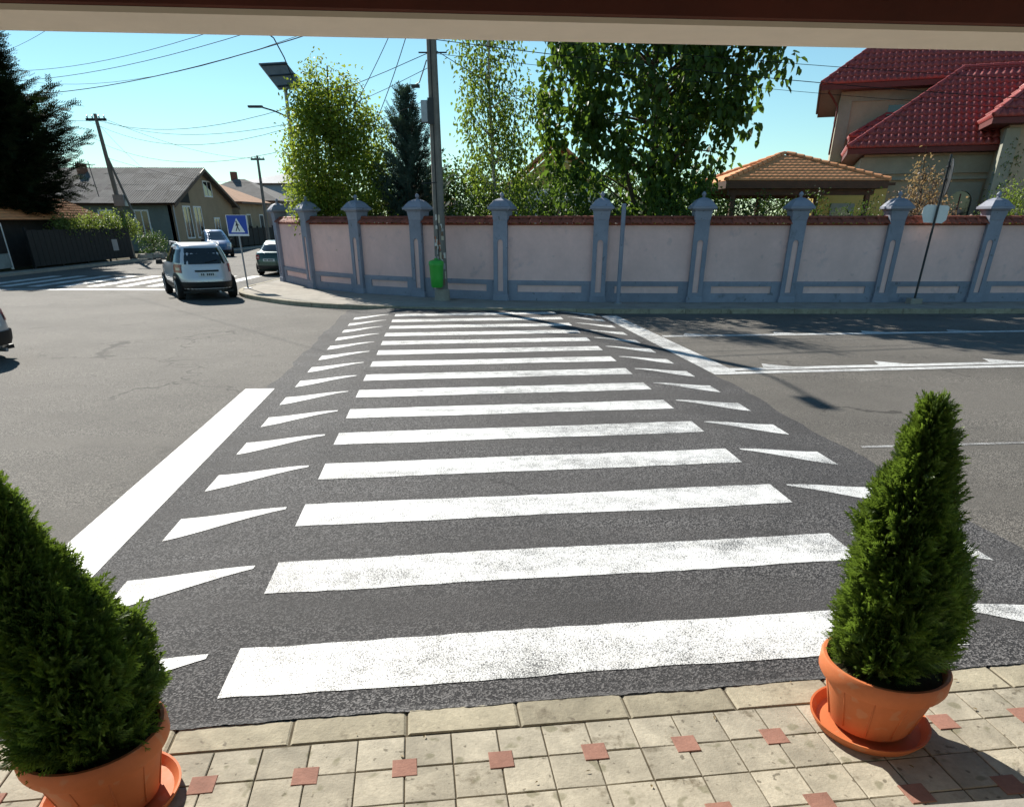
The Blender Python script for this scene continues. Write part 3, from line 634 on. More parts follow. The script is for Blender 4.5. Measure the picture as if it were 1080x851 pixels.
def limbs(mb, trunk, targets, r0, jitter=.15, sides=4):
    tr = [Vector(p) for p in trunk]
    for t in targets:
        t = Vector(t); best = None
        cand = [p for p in tr if p.z < t.z - .15] or [tr[0]]
        s = min(cand, key=lambda p: (p - t).length + abs(t.z - p.z - .9 * math.hypot(t.x - p.x, t.y - p.y)) * .3)
        m = s.lerp(t, .5) + Vector((random.gauss(0, jitter), random.gauss(0, jitter), .12 * (t - s).length))
        mb.tube([s, s.lerp(m, .5) + Vector((0, 0, .04)), m, m.lerp(t, .5) + Vector((0, 0, .03)), t], [r0, r0 * .75, r0 * .5, r0 * .32, r0 * .12], sides, cap=False)
def broadleaf(name, loc, ells, clumps, per, spread, L, W, m, label, trunk, tr_r, bark, droop=.5, cat='tree', group=None, limbs_n=40, limb_r=.035, fold=.25, stems=None, up_frac=0):
    t = empty(name, loc, 0, label, cat, group); loc = np.array(loc, float)
    C = blob_points(ells, clumps) - loc
    n = clumps * per; P = np.repeat(C, per, 0) + rng.normal(size=(n, 3)) * np.array(spread)
    ax = rand_dir(n) * .8 + unit(P - np.repeat(C, per, 0)) * .5; ax[:, 2] -= droop
    nr = rand_dir(n) * .6 + np.array([0, -.15, .9])
    me = leaves_mesh('crown', P, ax, nr, rng.uniform(L * .65, L * 1.2, n), rng.uniform(W * .65, W * 1.2, n), fold)
    link('crown', me, m, t)
    mb = MB(); tl = [tuple(Vector(p) - Vector(loc)) for p in trunk]; k = len(tl)
    mb.tube(tl, [tr_r * (1 - .75 * i / (k - 1)) for i in range(k)], 9)
    for st in (stems or []):
        sl_ = [tuple(Vector(p) - Vector(loc)) for p in st]; mb.tube(sl_, [tr_r * .6 * (1 - .8 * i / (len(st) - 1)) for i in range(len(st))], 6)
    dense = []
    for a_, b_ in zip(tl, tl[1:]):
        for q in range(4): dense.append(Vector(a_).lerp(Vector(b_), q / 4))
    idx = rng.choice(clumps, min(limbs_n, clumps), replace=False); limbs(mb, dense, [tuple(C[i]) for i in idx], limb_r)
    mb.build('trunk', bark, t, smooth='all', fix=False)
    return t
LF_CAT = leafmat('leaf_catalpa', (.036, .08, .016), (.10, .165, .032), .42)
LF_YG = leafmat('leaf_yellowgreen', (.11, .175, .028), (.25, .31, .05), .5)
LF_BIR = leafmat('leaf_birch', (.07, .125, .022), (.16, .22, .045), .5)
LF_DK = leafmat('leaf_dark', (.03, .06, .014), (.07, .12, .025), .35)
LF_RED = leafmat('leaf_bronze', (.13, .07, .05), (.36, .26, .19), .3)
LF_IVY = leafmat('leaf_ivy', (.08, .12, .03), (.2, .26, .08), .4)
LF_SPR = leafmat('needle_blue', (.03, .06, .052), (.075, .12, .105), .12, .8, .1)
LF_BLK = leafmat('needle_dark', (.012, .024, .011), (.03, .05, .02), .1, .85, .06)
LF_THU = leafmat('thuja', (.026, .055, .012), (.14, .21, .04), .33, .5)

# the broad tree behind the wall
broadleaf('broad_leaved_tree', (4.55, 27, .14), [(4.4, 27, 6.6, 3.0, 2.4, 2.5), (6.9, 27, 6.4, 1.55, 1.7, 1.9), (1.75, 26.6, 5.9, 1.1, 1.2, 1.5), (2.1, 26.4, 4.5, 1.0, 1.1, 1.1), (3.4, 26.3, 3.2, 2.1, 1.5, 1.3), (5.9, 26.8, 4.2, 1.4, 1.4, 1.2), (5.0, 27, 9.0, 2.9, 2.3, 2.0), (6.6, 27, 9.3, 1.8, 1.8, 1.7), (4.4, 26.2, 2.6, 2.2, 1.2, .9)],
          560, 26, (.16, .16, .25), .25, .18, LF_CAT, 'big broad-leaved tree with drooping dark green leaves behind the pink wall', [(4.55, 27, 0), (4.5, 27, 2.2), (4.65, 27, 4.4), (4.4, 27, 6.5), (4.5, 27, 9)], .17, BARK, .9, limbs_n=90, limb_r=.05, fold=.2,
          stems=[[(4.55, 27, 1.6), (5.3, 26.9, 4), (6.6, 27, 6.6)], [(4.55, 27, 1.6), (3.6, 26.8, 4), (2.4, 26.7, 6)]])
# yellow-green tree at the wall's bend
broadleaf('small_leaved_tree', (-6.4, 28.2, .14), [(-6.6, 28.4, 4.2, 1.1, 1.1, 1.7), (-7.2, 28.9, 3.3, .85, .8, 1.0), (-6.1, 28.2, 5.6, .6, .7, 1.2), (-5.2, 28, 3.3, 1.0, 1.0, 1.3), (-6.9, 28.4, 5.4, .45, .6, 1.1), (-4.9, 28, 4.2, .85, .7, 1.3), (-5.4, 28, 5.3, .6, .7, .9), (-6.0, 28.3, 2.6, 1.6, .9, .6)],
          760, 30, (.19, .18, .25), .115, .075, LF_YG, 'yellow-green small-leaved tree over the bend of the wall beside the solar lamp', [(-6.4, 28.2, 0), (-6.45, 28.2, 2), (-6.2, 28.2, 4), (-6.0, 28.2, 6.7)], .09, BARK, .3, limbs_n=150, limb_r=.02,
          stems=[[(-6.4, 28.2, .4), (-7.0, 28.1, 2.6), (-7.2, 28.1, 5.4)], [(-6.4, 28.2, .4), (-5.6, 28.2, 2.6), (-5.2, 28, 4.6)], [(-6.4, 28.2, 1), (-6.7, 28.2, 3.5), (-6.6, 28.2, 6.6)]])
# slender birch right of the pole
broadleaf('slender_birch', (-.6, 25.8, .14), [(-.7, 25.8, 6.9, .95, .8, 1.2), (-.9, 25.8, 5.2, .75, .8, 1.2), (-.4, 25.8, 3.6, 1.0, .8, 1.0), (.2, 25.8, 5.0, .7, .7, 1.0), (-.6, 25.8, 8.2, .6, .6, .8)],
          270, 24, (.17, .17, .32), .12, .072, LF_BIR, 'slender airy birch just right of the utility pole', [(-.6, 25.8, 0), (-.55, 25.8, 3), (-.7, 25.8, 6), (-.6, 25.8, 8.8)], .07, BARK_B, .9, limbs_n=90, limb_r=.014,
          stems=[[(-.6, 25.8, .5), (-.1, 25.8, 3), (.15, 25.8, 5.8)]])
def shrub(loc, rx, ry, rz_, m, label, L=.08, clumps=120, per=22, name='garden_shrub', group='garden shrubs behind the wall', zc=None):
    zc = zc or rz_ * .95
    broadleaf(name, (loc[0], loc[1], .14), [(loc[0], loc[1], zc, rx, ry, rz_), (loc[0] + rx * .35, loc[1], zc + rz_ * .25, rx * .6, ry * .7, rz_ * .85), (loc[0] - rx * .4, loc[1], zc + rz_ * .1, rx * .6, ry * .7, rz_ * .8)],
              clumps, per, (.14, .14, .14), L, L * .6, m, label, [(loc[0], loc[1], 0), (loc[0], loc[1], zc * .6), (loc[0] + .05, loc[1], zc * 1.3)], .04, BARK, .2, 'shrub', group, 25, .014)
shrub((-1.0, 25.4), 1.3, .8, 1.75, LF_DK, 'dark shrub at the foot of the slender birch', .09)
shrub((1.2, 25.0), 1.3, .8, 1.8, LF_CAT, 'dense shrub between the slender birch and the broad tree', .1)
shrub((2.8, 24.9), 1.1, .7, 1.6, LF_DK, 'low dark shrub under the broad tree, left of its trunk', .09)
shrub((5.6, 24.9), 1.3, .8, 1.65, LF_CAT, 'green shrub under the broad tree, right of its trunk', .1)
shrub((7.6, 25.6), 1.2, .8, 1.55, LF_DK, 'dark shrub below the left end of the gazebo roof', .09)
shrub((9.6, 26.3), 1.4, .8, 1.5, LF_DK, 'dark shrub in front of the middle of the gazebo', .09)
shrub((11.6, 26.6), 1.0, .8, 1.45, LF_DK, 'dark shrub in front of the right end of the gazebo', .08)
shrub((-4.6, 26.8), 1.1, .8, 1.75, LF_YG, 'yellow-green shrub left of the blue spruce', .08)
shrub((-7.3, 31.2), .7, .8, 1.5, LF_YG, 'yellow-green shrub at the far bend of the wall', .08)
shrub((16.2, 25.6), 1.1, .9, 1.75, LF_BIR, 'bright green shrub behind the wall at right edge', .08, 150)
shrub((18.9, 26), 1.4, 1.0, 1.9, LF_BIR, 'round green shrub below the right wing of the villa', .08, 150)
def back_tree(x, y, h_, r, label):
    broadleaf('background_tree', (x, y, .14), [(x, y, h_ * .55, r, r * .8, h_ * .42), (x + r * .4, y, h_ * .7, r * .6, r * .6, h_ * .28), (x - r * .45, y, h_ * .45, r * .6, r * .6, h_ * .35)], 190, 26, (.2, .2, .22), .15, .1, LF_DK, label,
              [(x, y, 0), (x, y, h_ * .5), (x + .1, y, h_ * .9)], .08, BARK, .3, 'tree', 'trees deep in the garden', 40, .025)
back_tree(-2.6, 31, 4.3, 1.9, 'dark tree deep in the garden behind the blue spruce'); back_tree(.4, 32, 4.1, 1.8, 'dark tree deep in the garden behind the slender birch')
back_tree(4.2, 33, 4.6, 2.3, 'dark tree deep in the garden behind the broad tree trunk'); back_tree(8.0, 36.5, 4.4, 2.2, 'dark tree seen under the left half of the gazebo roof'); back_tree(11.6, 37, 4.2, 2.2, 'dark tree seen under the right half of the gazebo roof')
# bronze-leaved young tree behind the road sign
broadleaf('bronze_young_tree', (13.1, 25.5, .14), [(13.1, 25.5, 2.4, .85, .6, .7), (12.95, 25.5, 3.1, .55, .45, .6), (12.75, 25.5, 3.8, .25, .25, .55), (12.2, 25.5, 2.6, .4, .4, .35), (13.8, 25.5, 2.5, .45, .4, .4)], 95, 16, (.12, .12, .15), .10, .07, LF_RED,
          'young tree with sparse bronze leaves behind the road sign', [(13.1, 25.5, 0), (13.05, 25.5, 1.6), (12.9, 25.5, 3), (12.7, 25.5, 4.3)], .04, BARK, .2, limbs_n=40, limb_r=.014)
# conifers
def spray_template():
    """a needled twig: a spine with narrow side needles, in the x-y plane, length 1"""
    v = []; q = []
    def needle(p0, p1, w_):
        d = np.array(p1) - np.array(p0); s = np.array((-d[1], d[0], 0)); s = s / np.linalg.norm(s) * w_; m = np.array(p0) + d * .5; k = len(v)
        v.extend([np.array(p0), m + s, np.array(p1), m - s]); q.append((k, k + 1, k + 2, k + 3))
    needle((0, 0, 0), (1, 0, 0), .035)
    for i in range(5):
        t = .12 + .17 * i; l = .34 * (1 - .45 * t)
        for s in (-1, 1): needle((t, 0, 0), (t + l * .75, s * l * .8, .06), .042)
    return np.array(v), np.array(q)
TV, TQ = spray_template()
def conifer(name, loc, h, rfun, m, label, whorls, per, tw, up0, up1, bark=BARK, trunk_r=.12, zlo=.6, vlo=.6, ssc=1.0):
    t = empty(name, loc, 0, label, 'tree'); mb = MB(); mb.tube([(0, 0, 0), (0, 0, h * .5), (0, 0, h)], [trunk_r, trunk_r * .6, .01], 8)
    P = []; X = []
    for k in range(whorls):
        z = zlo + (h - zlo) * (k + random.random() * .6) / whorls; rr = rfun(z)
        for j in range(per):
            a = 2 * math.pi * (j + random.random()) / per; r = rr * random.uniform(vlo, 1.12); el = R(up0 + (up1 - up0) * z / h + random.uniform(-8, 8))
            d = Vector((math.cos(a) * math.cos(el), math.sin(a) * math.cos(el), math.sin(el))); p0 = Vector((0, 0, z)); L = r / max(.3, math.cos(el)); droop = -.10 * L
            pts = [p0 + d * (L * q) + Vector((0, 0, droop * 4 * q * (1 - q) * .6 + .12 * L * q * q)) for q in (0, .35, .7, 1)]; mb.tube(pts, [.03, .022, .014, .005], 4, cap=False)
            n = max(4, int(L * tw))
            for i in range(n):
                q = .18 + .82 * (i + random.random()) / n; p = p0 + d * (L * q) + Vector((0, 0, droop * 2.4 * q * (1 - q) + .12 * L * q * q))
                sd_ = Vector((-math.sin(a), math.cos(a), 0)) * random.uniform(-1.1, 1.1) + d * random.uniform(.5, 1.1) + Vector((0, 0, random.uniform(-.45, .35)))
                P.append(p + Vector((random.gauss(0, .04), random.gauss(0, .04), random.gauss(0, .05)))); X.append(sd_)
    P = np.array(P); X = unit(np.array(X)); U = rand_dir(len(P)) * .4 + np.array([0, 0, 1]); Y = unit(np.cross(U, X)); Z = np.cross(X, Y)
    link('crown', inst_mesh('crown', TV, TQ, P, X, Y, Z, rng.uniform(.28, .52, len(P)) * ssc), m, t); mb.build('trunk', bark, t, smooth='all', fix=False)
    return t
conifer('blue_spruce', (-3.4, 27.3, .14), 5.75, lambda z: max(.04, 2.0 * (1 - z / 5.8)), LF_SPR, 'pointed blue spruce between the yellow-green tree and the utility pole', 26, 8, 16, 26, 58, zlo=1.2, vlo=.5, ssc=.9)
def spr(z): return float(np.interp(z, [0, 2.6, 3.4, 4.6, 5.6, 6.6, 7.3, 8.0, 9.5, 10.5, 11.3], [1, 2.2, 3.2, 3.9, 4.1, 3.5, 2.4, 1.6, 1.3, .8, .1]))
conifer('dark_spruce', (-26.3, 42.6, .14), 11.3, spr, LF_BLK, 'huge dark spruce at the left edge with upswept branch tips', 50, 11, 17, 0, 14, trunk_r=.28, zlo=2.5, vlo=.5, ssc=1.6)
# hedge and ivy over the dark fence
for i, (y, h_) in enumerate(((43, .5), (45.3, .55), (47.6, .75), (49.6, .6))):
    broadleaf('fence_creeper', (-24.2, y, .14), [(-24.2, y, 1.85, .5, 1.5, h_), (-24.1, y + .4, 2.1, .4, .8, h_)], 70, 20, (.15, .2, .14), .12, .08, LF_IVY, ['green creeper spilling over the dark fence, nearest clump', 'green creeper spilling over the dark fence, second clump', 'tallest green creeper clump over the dark fence', 'creeper clump at the far end of the dark fence'][i],
              [(-24.2, y, 0), (-24.2, y, 1.2), (-24.2, y + .2, 2.1)], .04, BARK, .2, 'creeper', 'creepers on the dark fence', 15, .012)
shrub((-23.9, 52.2), .8, 1.2, .8, LF_DK, 'wild bush beside the leaning pole', .1, 90, 18, 'roadside_bush', None)

# ------------------------------------------------------------------ roofs made of tiles
def tiled_plane(name, p0, u, v, poly, tw, th, m, parent, amp=.03, step=.03, ns=6, kind='stuff'):
    """wavy tile sheet in the plane p0 + a*u + b*v (u along the eave, v up the slope), kept inside poly (a,b)"""
    u = Vector(u).normalized(); v = Vector(v).normalized(); n = u.cross(v); A = [q[0] for q in poly]; B = [q[1] for q in poly]
    a0, a1, b0, b1 = min(A), max(A), min(B), max(B); V = []; F = []
    def span(bq):
        xs = []
        for i in range(len(poly)):
            (x0, y0), (x1, y1) = poly[i], poly[(i + 1) % len(poly)]
            if (y0 <= bq < y1) or (y1 <= bq < y0): xs.append(x0 + (x1 - x0) * (bq - y0) / (y1 - y0))
        return (min(xs), max(xs)) if len(xs) >= 2 else None
    rows = max(1, int((b1 - b0) / th))
    for r in range(rows):
        lo = b0 + r * th; hi = min(lo + th * 1.06, b1)
        s0 = span(lo + 1e-4); s1 = span(min(hi, b1) - 1e-3)
        if not s0 or not s1: continue
        k0 = len(V); n_c = max(2, int((s0[1] - s0[0]) / tw * ns)); jit = random.uniform(-.004, .004)
        for (bq, sp_, lift) in ((lo, s0, 0.0), (lo + .004, s0, step), (hi, s1, .004)):
            for i in range(n_c + 1):
                a = s0[0] + (s0[1] - s0[0]) * i / n_c; a = min(max(a, sp_[0]), sp_[1])
                z = lift + jit + (amp * (.5 + .5 * math.cos(2 * math.pi * a / tw)) if lift or bq == hi else 0)
                V.append(tuple(Vector(p0) + u * a + v * bq + n * z))
        for j in range(2):
            for i in range(n_c): F.append((k0 + j*(n_c+1) + i, k0 + j*(n_c+1) + i + 1, k0 + (j+1)*(n_c+1) + i + 1, k0 + (j+1)*(n_c+1) + i))
    me = npmesh(name, np.array(V), np.array(F)); o = link(name, me, m, parent)
    if kind: o['kind'] = kind
    return o
def caps(parent, p, q, L, r, m, name='ridge_cap'):
    """overlapping half-round caps along a hip or ridge, one object each"""
    p = Vector(p); q = Vector(q); d = q - p; n = max(1, round(d.length / L)); d = d / n; key = (round(d.length, 2), r)
    me = caps.cache.get((key, m.name))
    if not me:
        b = MB(); ln = d.length
        for x, rr in ((-.02, r), (ln * .15, r * 1.0), (ln * 1.05, r * .72)):
            for k in range(7): a = math.pi * (k / 6) * 1.1 - .15; b.v.append((x, rr * math.cos(a), rr * math.sin(a)))
        b.f = [(j*7+k, j*7+k+1, (j+1)*7+k+1, (j+1)*7+k) for j in range(2) for k in range(6)] + [tuple(range(7))]
        me = b.mesh(name, smooth=True); me.materials.append(m); caps.cache[(key, m.name)] = me
    rot = d.to_track_quat('X', 'Z').to_euler()
    for i in range(n): link(name, me, None, parent, p + d * i, rot)
caps.cache = {}
def hip_roof(parent, c, e1, e2, L, D, z, rise, m, tw, th, capm, caprad, caplen, fascia, over_thick=.16, amp=.03, step=.03, sides='flrb'):
    """hip roof: front-left eave corner c, e1 along the front, e2 to the back; local to parent"""
    c = Vector((c[0], c[1], z)); e1 = Vector((*e1, 0)); e2 = Vector((*e2, 0)); up = Vector((0, 0, 1)); h = min(L, D) / 2
    if L >= D: R1 = c + e1 * h + e2 * h + up * rise; R2 = c + e1 * (L - h) + e2 * h + up * rise
    else: R1 = c + e1 * h + e2 * h + up * rise; R2 = c + e1 * h + e2 * (D - h) + up * rise
    FR, FL, BR, BL = c + e1 * L, c, c + e1 * L + e2 * D, c + e2 * D; sl_ = math.hypot(h, rise)
    if L >= D: fb = [(0, 0), (L, 0), (L - h, sl_), (h, sl_)]; sd2 = [(0, 0), (D, 0), (h, sl_ )]
    else: fb = [(0, 0), (L, 0), (h, sl_)]; sd2 = [(0, 0), (D, 0), (D - h, sl_), (h, sl_)]
    fl = lambda P_: [(x + .0001 * i, y) for i, (x, y) in enumerate(P_)]
    if 'f' in sides: tiled_plane('roof_tiles', FL, e1, e2 * h + up * rise, fb, tw, th, m, parent, amp, step)
    if 'l' in sides: tiled_plane('roof_tiles', BL, -e2, e1 * h + up * rise, sd2, tw, th, m, parent, amp, step)
    if 'r' in sides: tiled_plane('roof_tiles', FR, e2, -e1 * h + up * rise, sd2, tw, th, m, parent, amp, step)
    if 'b' in sides: tiled_plane('roof_tiles', BR, -e1, -e2 * h + up * rise, fb, tw, th, m, parent, amp, step)
    o3 = up * (amp + .01)
    hips = [(FL, R1), (FR, R2 if L >= D else R1), (BL, R1 if L >= D else R2), (BR, R2), (R1, R2)]
    for p, q in hips:
        if (q - p).length > .3: caps(parent, p + o3, q + o3, caplen, caprad, capm)
    b = MB(); t = up * over_thick; dn = up * .015
    ring = [FL, FR, BR, BL]; ins = [FL + (e1 + e2) * .1, FR + (-e1 + e2) * .1, BR - (e1 + e2) * .1, BL + (e1 - e2) * .1]
    vs = [p - dn for p in ring] + [p - t for p in ring] + [p - dn - up * .002 for p in ins]
    b.add(vs, [(4, 7, 6, 5)] + [(i, (i+1) % 4, (i+1) % 4 + 4, i + 4) for i in range(4)] + [(0, 3, 2, 1)]); b.build('eave_fascia', fascia, parent)
    return R1, R2

# ------------------------------------------------------------------ gazebo
gz = empty('gazebo', (9.8, 30.8, .14), 0, 'gazebo with orange clay-tiled hip roof and dark timber posts behind wall', 'gazebo'); G0 = Vector((9.8, 30.8, .14))
hip_roof(gz, (7.5 - 9.8, 28.5 - 30.8), (1, 0), (0, 1), 5.7, 5.6, 3.5 - .14, .98, TERRA_L, .21, .31, TERRA_L, .10, .34, WOOD, .24, .010, .014)
for x in (-1.9, .5, 2.9):
    for y in (-1.9, 2.9): MB().box(x - .08, x + .08, y - .08, y + .08, 0, 3.13).build('post', WOOD, gz)
for y in (-1.9, 2.9): MB().box(-2.1, 3.1, y - .07, y + .07, 2.92, 3.10).build('beam', WOOD, gz)
for y in (-1.8,): MB().box(-1.9, 2.9, y - .03, y + .03, .8, .9).build('rail', WOOD, gz)
ax_ = empty('annex_building', (14.4, 34, .14), 0, 'small yellow garden building with dark arched opening right of the gazebo', 'building')
MB().box(-1.6, 1.2, -.3, 3, 0, 3.4).build('wall', YWALL, ax_)
ol, il = arch_loops(.5, 1.4, 2.75, .36, 1.55, 2.6); b = MB(); ring_frame(ol, il, -.36, -.302, b, TR(-.55)); b.build('arch_surround', VSTONE, ax_)
MB().box(-.9, -.2, -.306, -.301, 1.55, 2.6).build('arch_pane', glass('window_dark'), ax_)
MB().box(-1.8, 1.4, -.5, 3.2, 3.4, 3.5).build('roof_slab', WOOD, ax_)

# ------------------------------------------------------------------ villa
VA = R(-20); ve1 = (math.cos(VA), math.sin(VA)); ve2 = (-math.sin(VA), math.cos(VA)); VO = Vector((14.0, 34.6, .14))
vl = empty('villa', VO, VA, 'large villa with dark red tile-profile hip roofs and beige walls at right', 'house')
def vbox(name, x0, x1, y0, y1, z0, z1, m, **k): return MB().box(x0, x1, y0, y1, z0, z1).build(name, m, vl, **k)
Z0 = -.14
hip_roof(vl, (0, 0), (1, 0), (0, 1), 11.0, 8.3, 4.9 + Z0, 3.05, VROOF, .27, .40, VROOF, .09, .5, VTRIM, .2, .075, .085)
vbox('lower_wall', .75, 10.3, .75, 7.5, 0, 4.62, VWALL)
vbox('frieze', .62, 10.42, .62, 7.6, 3.85, 4.45, VSTONE); vbox('string_course', .55, 10.5, .55, 7.7, 3.62, 3.72, VSTONE)
# upper storey
hip_roof(vl, (-1.45, 4.6), (1, 0), (0, 1), 13.5, 10.5, 7.75 + Z0, 4.2, VROOF, .27, .40, VROOF, .09, .5, VTRIM, .22, .075, .085)
vbox('upper_wall', -.45, 12, 5.5, 14.4, 4.6, 7.5, VWALL)
vbox('corner_quoin', -.53, .0, 5.42, 5.95, 4.6, 7.48, VSTONE); vbox('upper_frieze', -.51, 12.1, 5.44, 14.5, 7.0, 7.45, VSTONE)
vbox('upper_window', -.465, -.45, 7.2, 8.2, 5.5, 6.9, glass('window_dark')); vbox('upper_window', 1.6, 2.5, 5.485, 5.5, 5.6, 6.8, glass('window_dark'))
vbox('window_frame', -.48, -.42, 8.2, 8.28, 5.45, 6.95, WHITEP); vbox('window_frame', -.48, -.42, 7.12, 7.2, 5.45, 6.95, WHITEP)
MB().tube([(-1.1, 4.9, 7.35), (-.85, 5.2, 7.1), (-.6, 5.38, 6.8), (-.6, 5.38, 4.9)], .045, 7).build('downpipe', VTRIM, vl, smooth=True)
MB().tube([(-1.5, 4.6, 7.6), (-1.5, 15, 7.6)], .07, 7).build('gutter', VTRIM, vl, smooth=True)
hip_roof(vl, (.1, 3.2), (1, 0), (0, 1), 3.4, 2.8, 5.55 + Z0, .9, VROOF, .27, .40, VROOF, .07, .5, VTRIM, .14, .06, .07)
# right-hand projecting wing with its own roof
hip_roof(vl, (4.75, -1.7), (1, 0), (0, 1), 6.0, 6.0, 5.65 + Z0, 2.6, VROOF, .27, .40, VROOF, .09, .5, VTRIM, .2, .075, .085)
vbox('wing_wall', 5.5, 10.2, -1.0, 4.2, 0, 5.3, VWALL); vbox('wing_quoin', 5.42, 5.9, -1.08, -.6, 0, 5.2, VSTONE)
vbox('wing_window', 6.6, 7.8, -1.02, -1.0, 1.4, 3.0, glass('window_dark'))
# snow guards on the lower roof
for (x, s_) in ((2.2, .45), (4.6, .55), (6.3, .5), (8.0, .55), (3.4, 1.0), (6.0, 1.9), (3.8, 2.6)):
    k = 3.05 / 4.15; MB().box(-.8, .8, -.02, .02, .03, .17, TR(x, s_, 4.76 + s_ * k, 0, -.6)).build('snow_guard', VTRIM, vl)
# arched window with stone surround
ol, il = arch_loops(.68, 1.0, 3.5, .46, 1.1, 3.2, 12); b = MB(); ring_frame(ol, il, .60, .748, b, TR(4.72)); b.build('arch_surround', VSTONE, vl)
wv = vbox('arch_window', 4.26, 5.18, .735, .742, 1.1, 3.2, glass('window_dark'))
MB().box(4.70, 4.74, .70, .734, 1.1, 3.1).box(4.26, 5.18, .70, .734, 2.2, 2.25).build('glazing_bar', VTRIM, wv)
vbox('window_sill', 4.1, 5.35, .5, .75, .92, 1.0, VSTONE)
# climber on the wing wall
cl = broadleaf('climber', (19.0, 32.0, .14), [(18.95, 31.9, 2.2, .35, .35, 1.0), (19.15, 31.8, 3.7, .35, .3, 1.1), (19.4, 31.7, 4.6, .3, .25, .5)], 75, 12, (.12, .1, .2), .11, .06, LF_IVY, 'pale straggly climber growing up the corner of the right villa wing', [(19.0, 32.0, 0), (19.0, 31.95, 2), (19.3, 31.8, 4.6)], .03, BARK, .6, 'climber', None, 30, .01)

# ------------------------------------------------------------------ house glimpsed behind the garden trees
bh = empty('background_house', (1.9, 46, .14), 0, 'white house with reddish roof glimpsed between birch and broad tree', 'house')
MB().box(-2, 3.2, 0, 7, 0, 4.0).build('wall', WHITEP, bh)
b = MB(); b.add([(-2.3, -.4, 3.7), (.6, -.4, 5.9), (3.5, -.4, 3.7), (-2.3, 7.4, 3.7), (.6, 7.4, 5.9), (3.5, 7.4, 3.7), (-2.3, -.4, 3.85), (.6, -.4, 6.05), (3.5, -.4, 3.85), (-2.3, 7.4, 3.85), (.6, 7.4, 6.05), (3.5, 7.4, 3.85)], [(6, 7, 10, 9), (7, 8, 11, 10), (0, 1, 7, 6), (1, 2, 8, 7), (0, 3, 4, 1), (1, 4, 5, 2), (3, 4, 10, 9), (4, 5, 11, 10), (0, 3, 9, 6), (2, 5, 11, 8)])
b.build('roof', TERRA_L, bh); MB().add([(-1.9, -.01, 3.7), (3.1, -.01, 3.7), (.6, -.01, 5.6)], [(0, 1, 2)]).build('gable', YWALL, bh, fix=False)
MB().box(-.4, .7, -.03, 0, 1.6, 2.8).build('window', glass('window_dark'), bh)

# ------------------------------------------------------------------ houses along the side street
TAN = mat('house_tan', (.36, .27, .18), .9, .12, 1.0, .2, 40, .15, dirt=((.22, .17, .12), .9, .62)); TEAL = mat('house_teal', (.17, .195, .18), .9, .15, 1.0, .2, 40, .15, dirt=((.13, .15, .14), 1.1, .58))
GREYT = mat('asbestos_sheet', (.17, .16, .15), .9, .2, 1.2, .25, 30, .15, rnd=.28, dirt=((.085, .08, .07), 1.5, .56)); OLDTILE = mat('old_tile', (.38, .21, .12), .85, .2, 1.4, .25, 30, .2, dirt=((.2, .12, .08), 1.3, .58))
FENCE = mat('dark_fence', (.016, .014, .013), .75, .3, 3, .1, 40, .3); SHED = mat('shed_wall', (.05, .042, .036), .9, .25, 2, .2, 30, .2); LGREY = mat('house_grey', (.33, .33, .33), .9, .12, 1, .2, 40, .15)
h1 = empty('grey_roofed_house', (-25.6, 60.3, .14), 0, 'tan house with grey sheet gable roof behind the leaning pole', 'house')
DW, HW = 13.0, 22.0; EZ, RZ = 3.35, 5.75
def slab_quad(mb, p, t=.06):
    p = [Vector(q) for q in p]; n = (p[1] - p[0]).cross(p[2] - p[1]).normalized() * t; mb.add([tuple(q) for q in p] + [tuple(q - n) for q in p], [(0,1,2,3),(7,6,5,4),(0,4,5,1),(1,5,6,2),(2,6,7,3),(3,7,4,0)])
MB().box(-HW, -.02, 0, .25, 0, EZ).build('front_wall', TEAL, h1)
b = MB(); b.add([(0, 0, 0), (0, DW, 0), (0, DW, EZ), (0, DW / 2, RZ - .12), (0, 0, EZ), (-.3, 0, 0), (-.3, DW, 0), (-.3, DW, EZ), (-.3, DW / 2, RZ - .12), (-.3, 0, EZ)], [(0, 1, 2, 3, 4), (9, 8, 7, 6, 5), (0, 5, 6, 1), (1, 6, 7, 2), (2, 7, 8, 3), (3, 8, 9, 4), (4, 9, 5, 0)]); b.build('gable_wall', TAN, h1)
MB().box(-HW, -.3, DW - .25, DW, 0, EZ).build('back_wall', TAN, h1); MB().box(-HW, -HW + .3, .3, DW - .3, 0, EZ + .9).build('end_wall', TAN, h1)
sl = (RZ - EZ) / (DW / 2); rows_, cols_ = 6, 18
sm = {}
for r in range(rows_):                                   # overlapping corrugated sheets, each its own piece
    y0 = -.55 + (DW / 2 + .55) * r / rows_; y1 = -.55 + (DW / 2 + .55) * (r + 1) / rows_ + .12
    for c in range(cols_):
        wd = (HW + .9) / cols_; key = 's'
        if key not in sm:
            b = MB(); n = 14; dy = y1 - y0
            for yy, zz in ((0, 0), (dy, dy * sl)):
                for i in range(n + 1): b.v.append((wd * 1.03 * i / n, yy, zz + .035 * (i % 2)))
            b.f = [(i, i + 1, n + 2 + i, n + 1 + i) for i in range(n)]; sm[key] = b.mesh('roof_sheet', fix=False); sm[key].materials.append(GREYT)
        link('roof_sheet', sm[key], None, h1, (-HW - .4 + wd * c, y0, EZ + .06 + (y0) * sl + random.uniform(0, .025)), (0, 0, random.uniform(-.006, .006)))
b = MB(); slab_quad(b, [(.5, DW / 2, RZ), (.5, DW + .5, EZ - .2), (-HW, DW + .5, EZ - .2), (-HW, DW / 2, RZ)]); b.build('back_slope', GREYT, h1)
b = MB(); slab_quad(b, [(-HW - .4, -.5, EZ - .2), (.5, -.5, EZ - .2), (.5, DW / 2, RZ - .06), (-HW - .4, DW / 2, RZ - .06)], .05); b.build('roof_boarding', WOOD, h1)
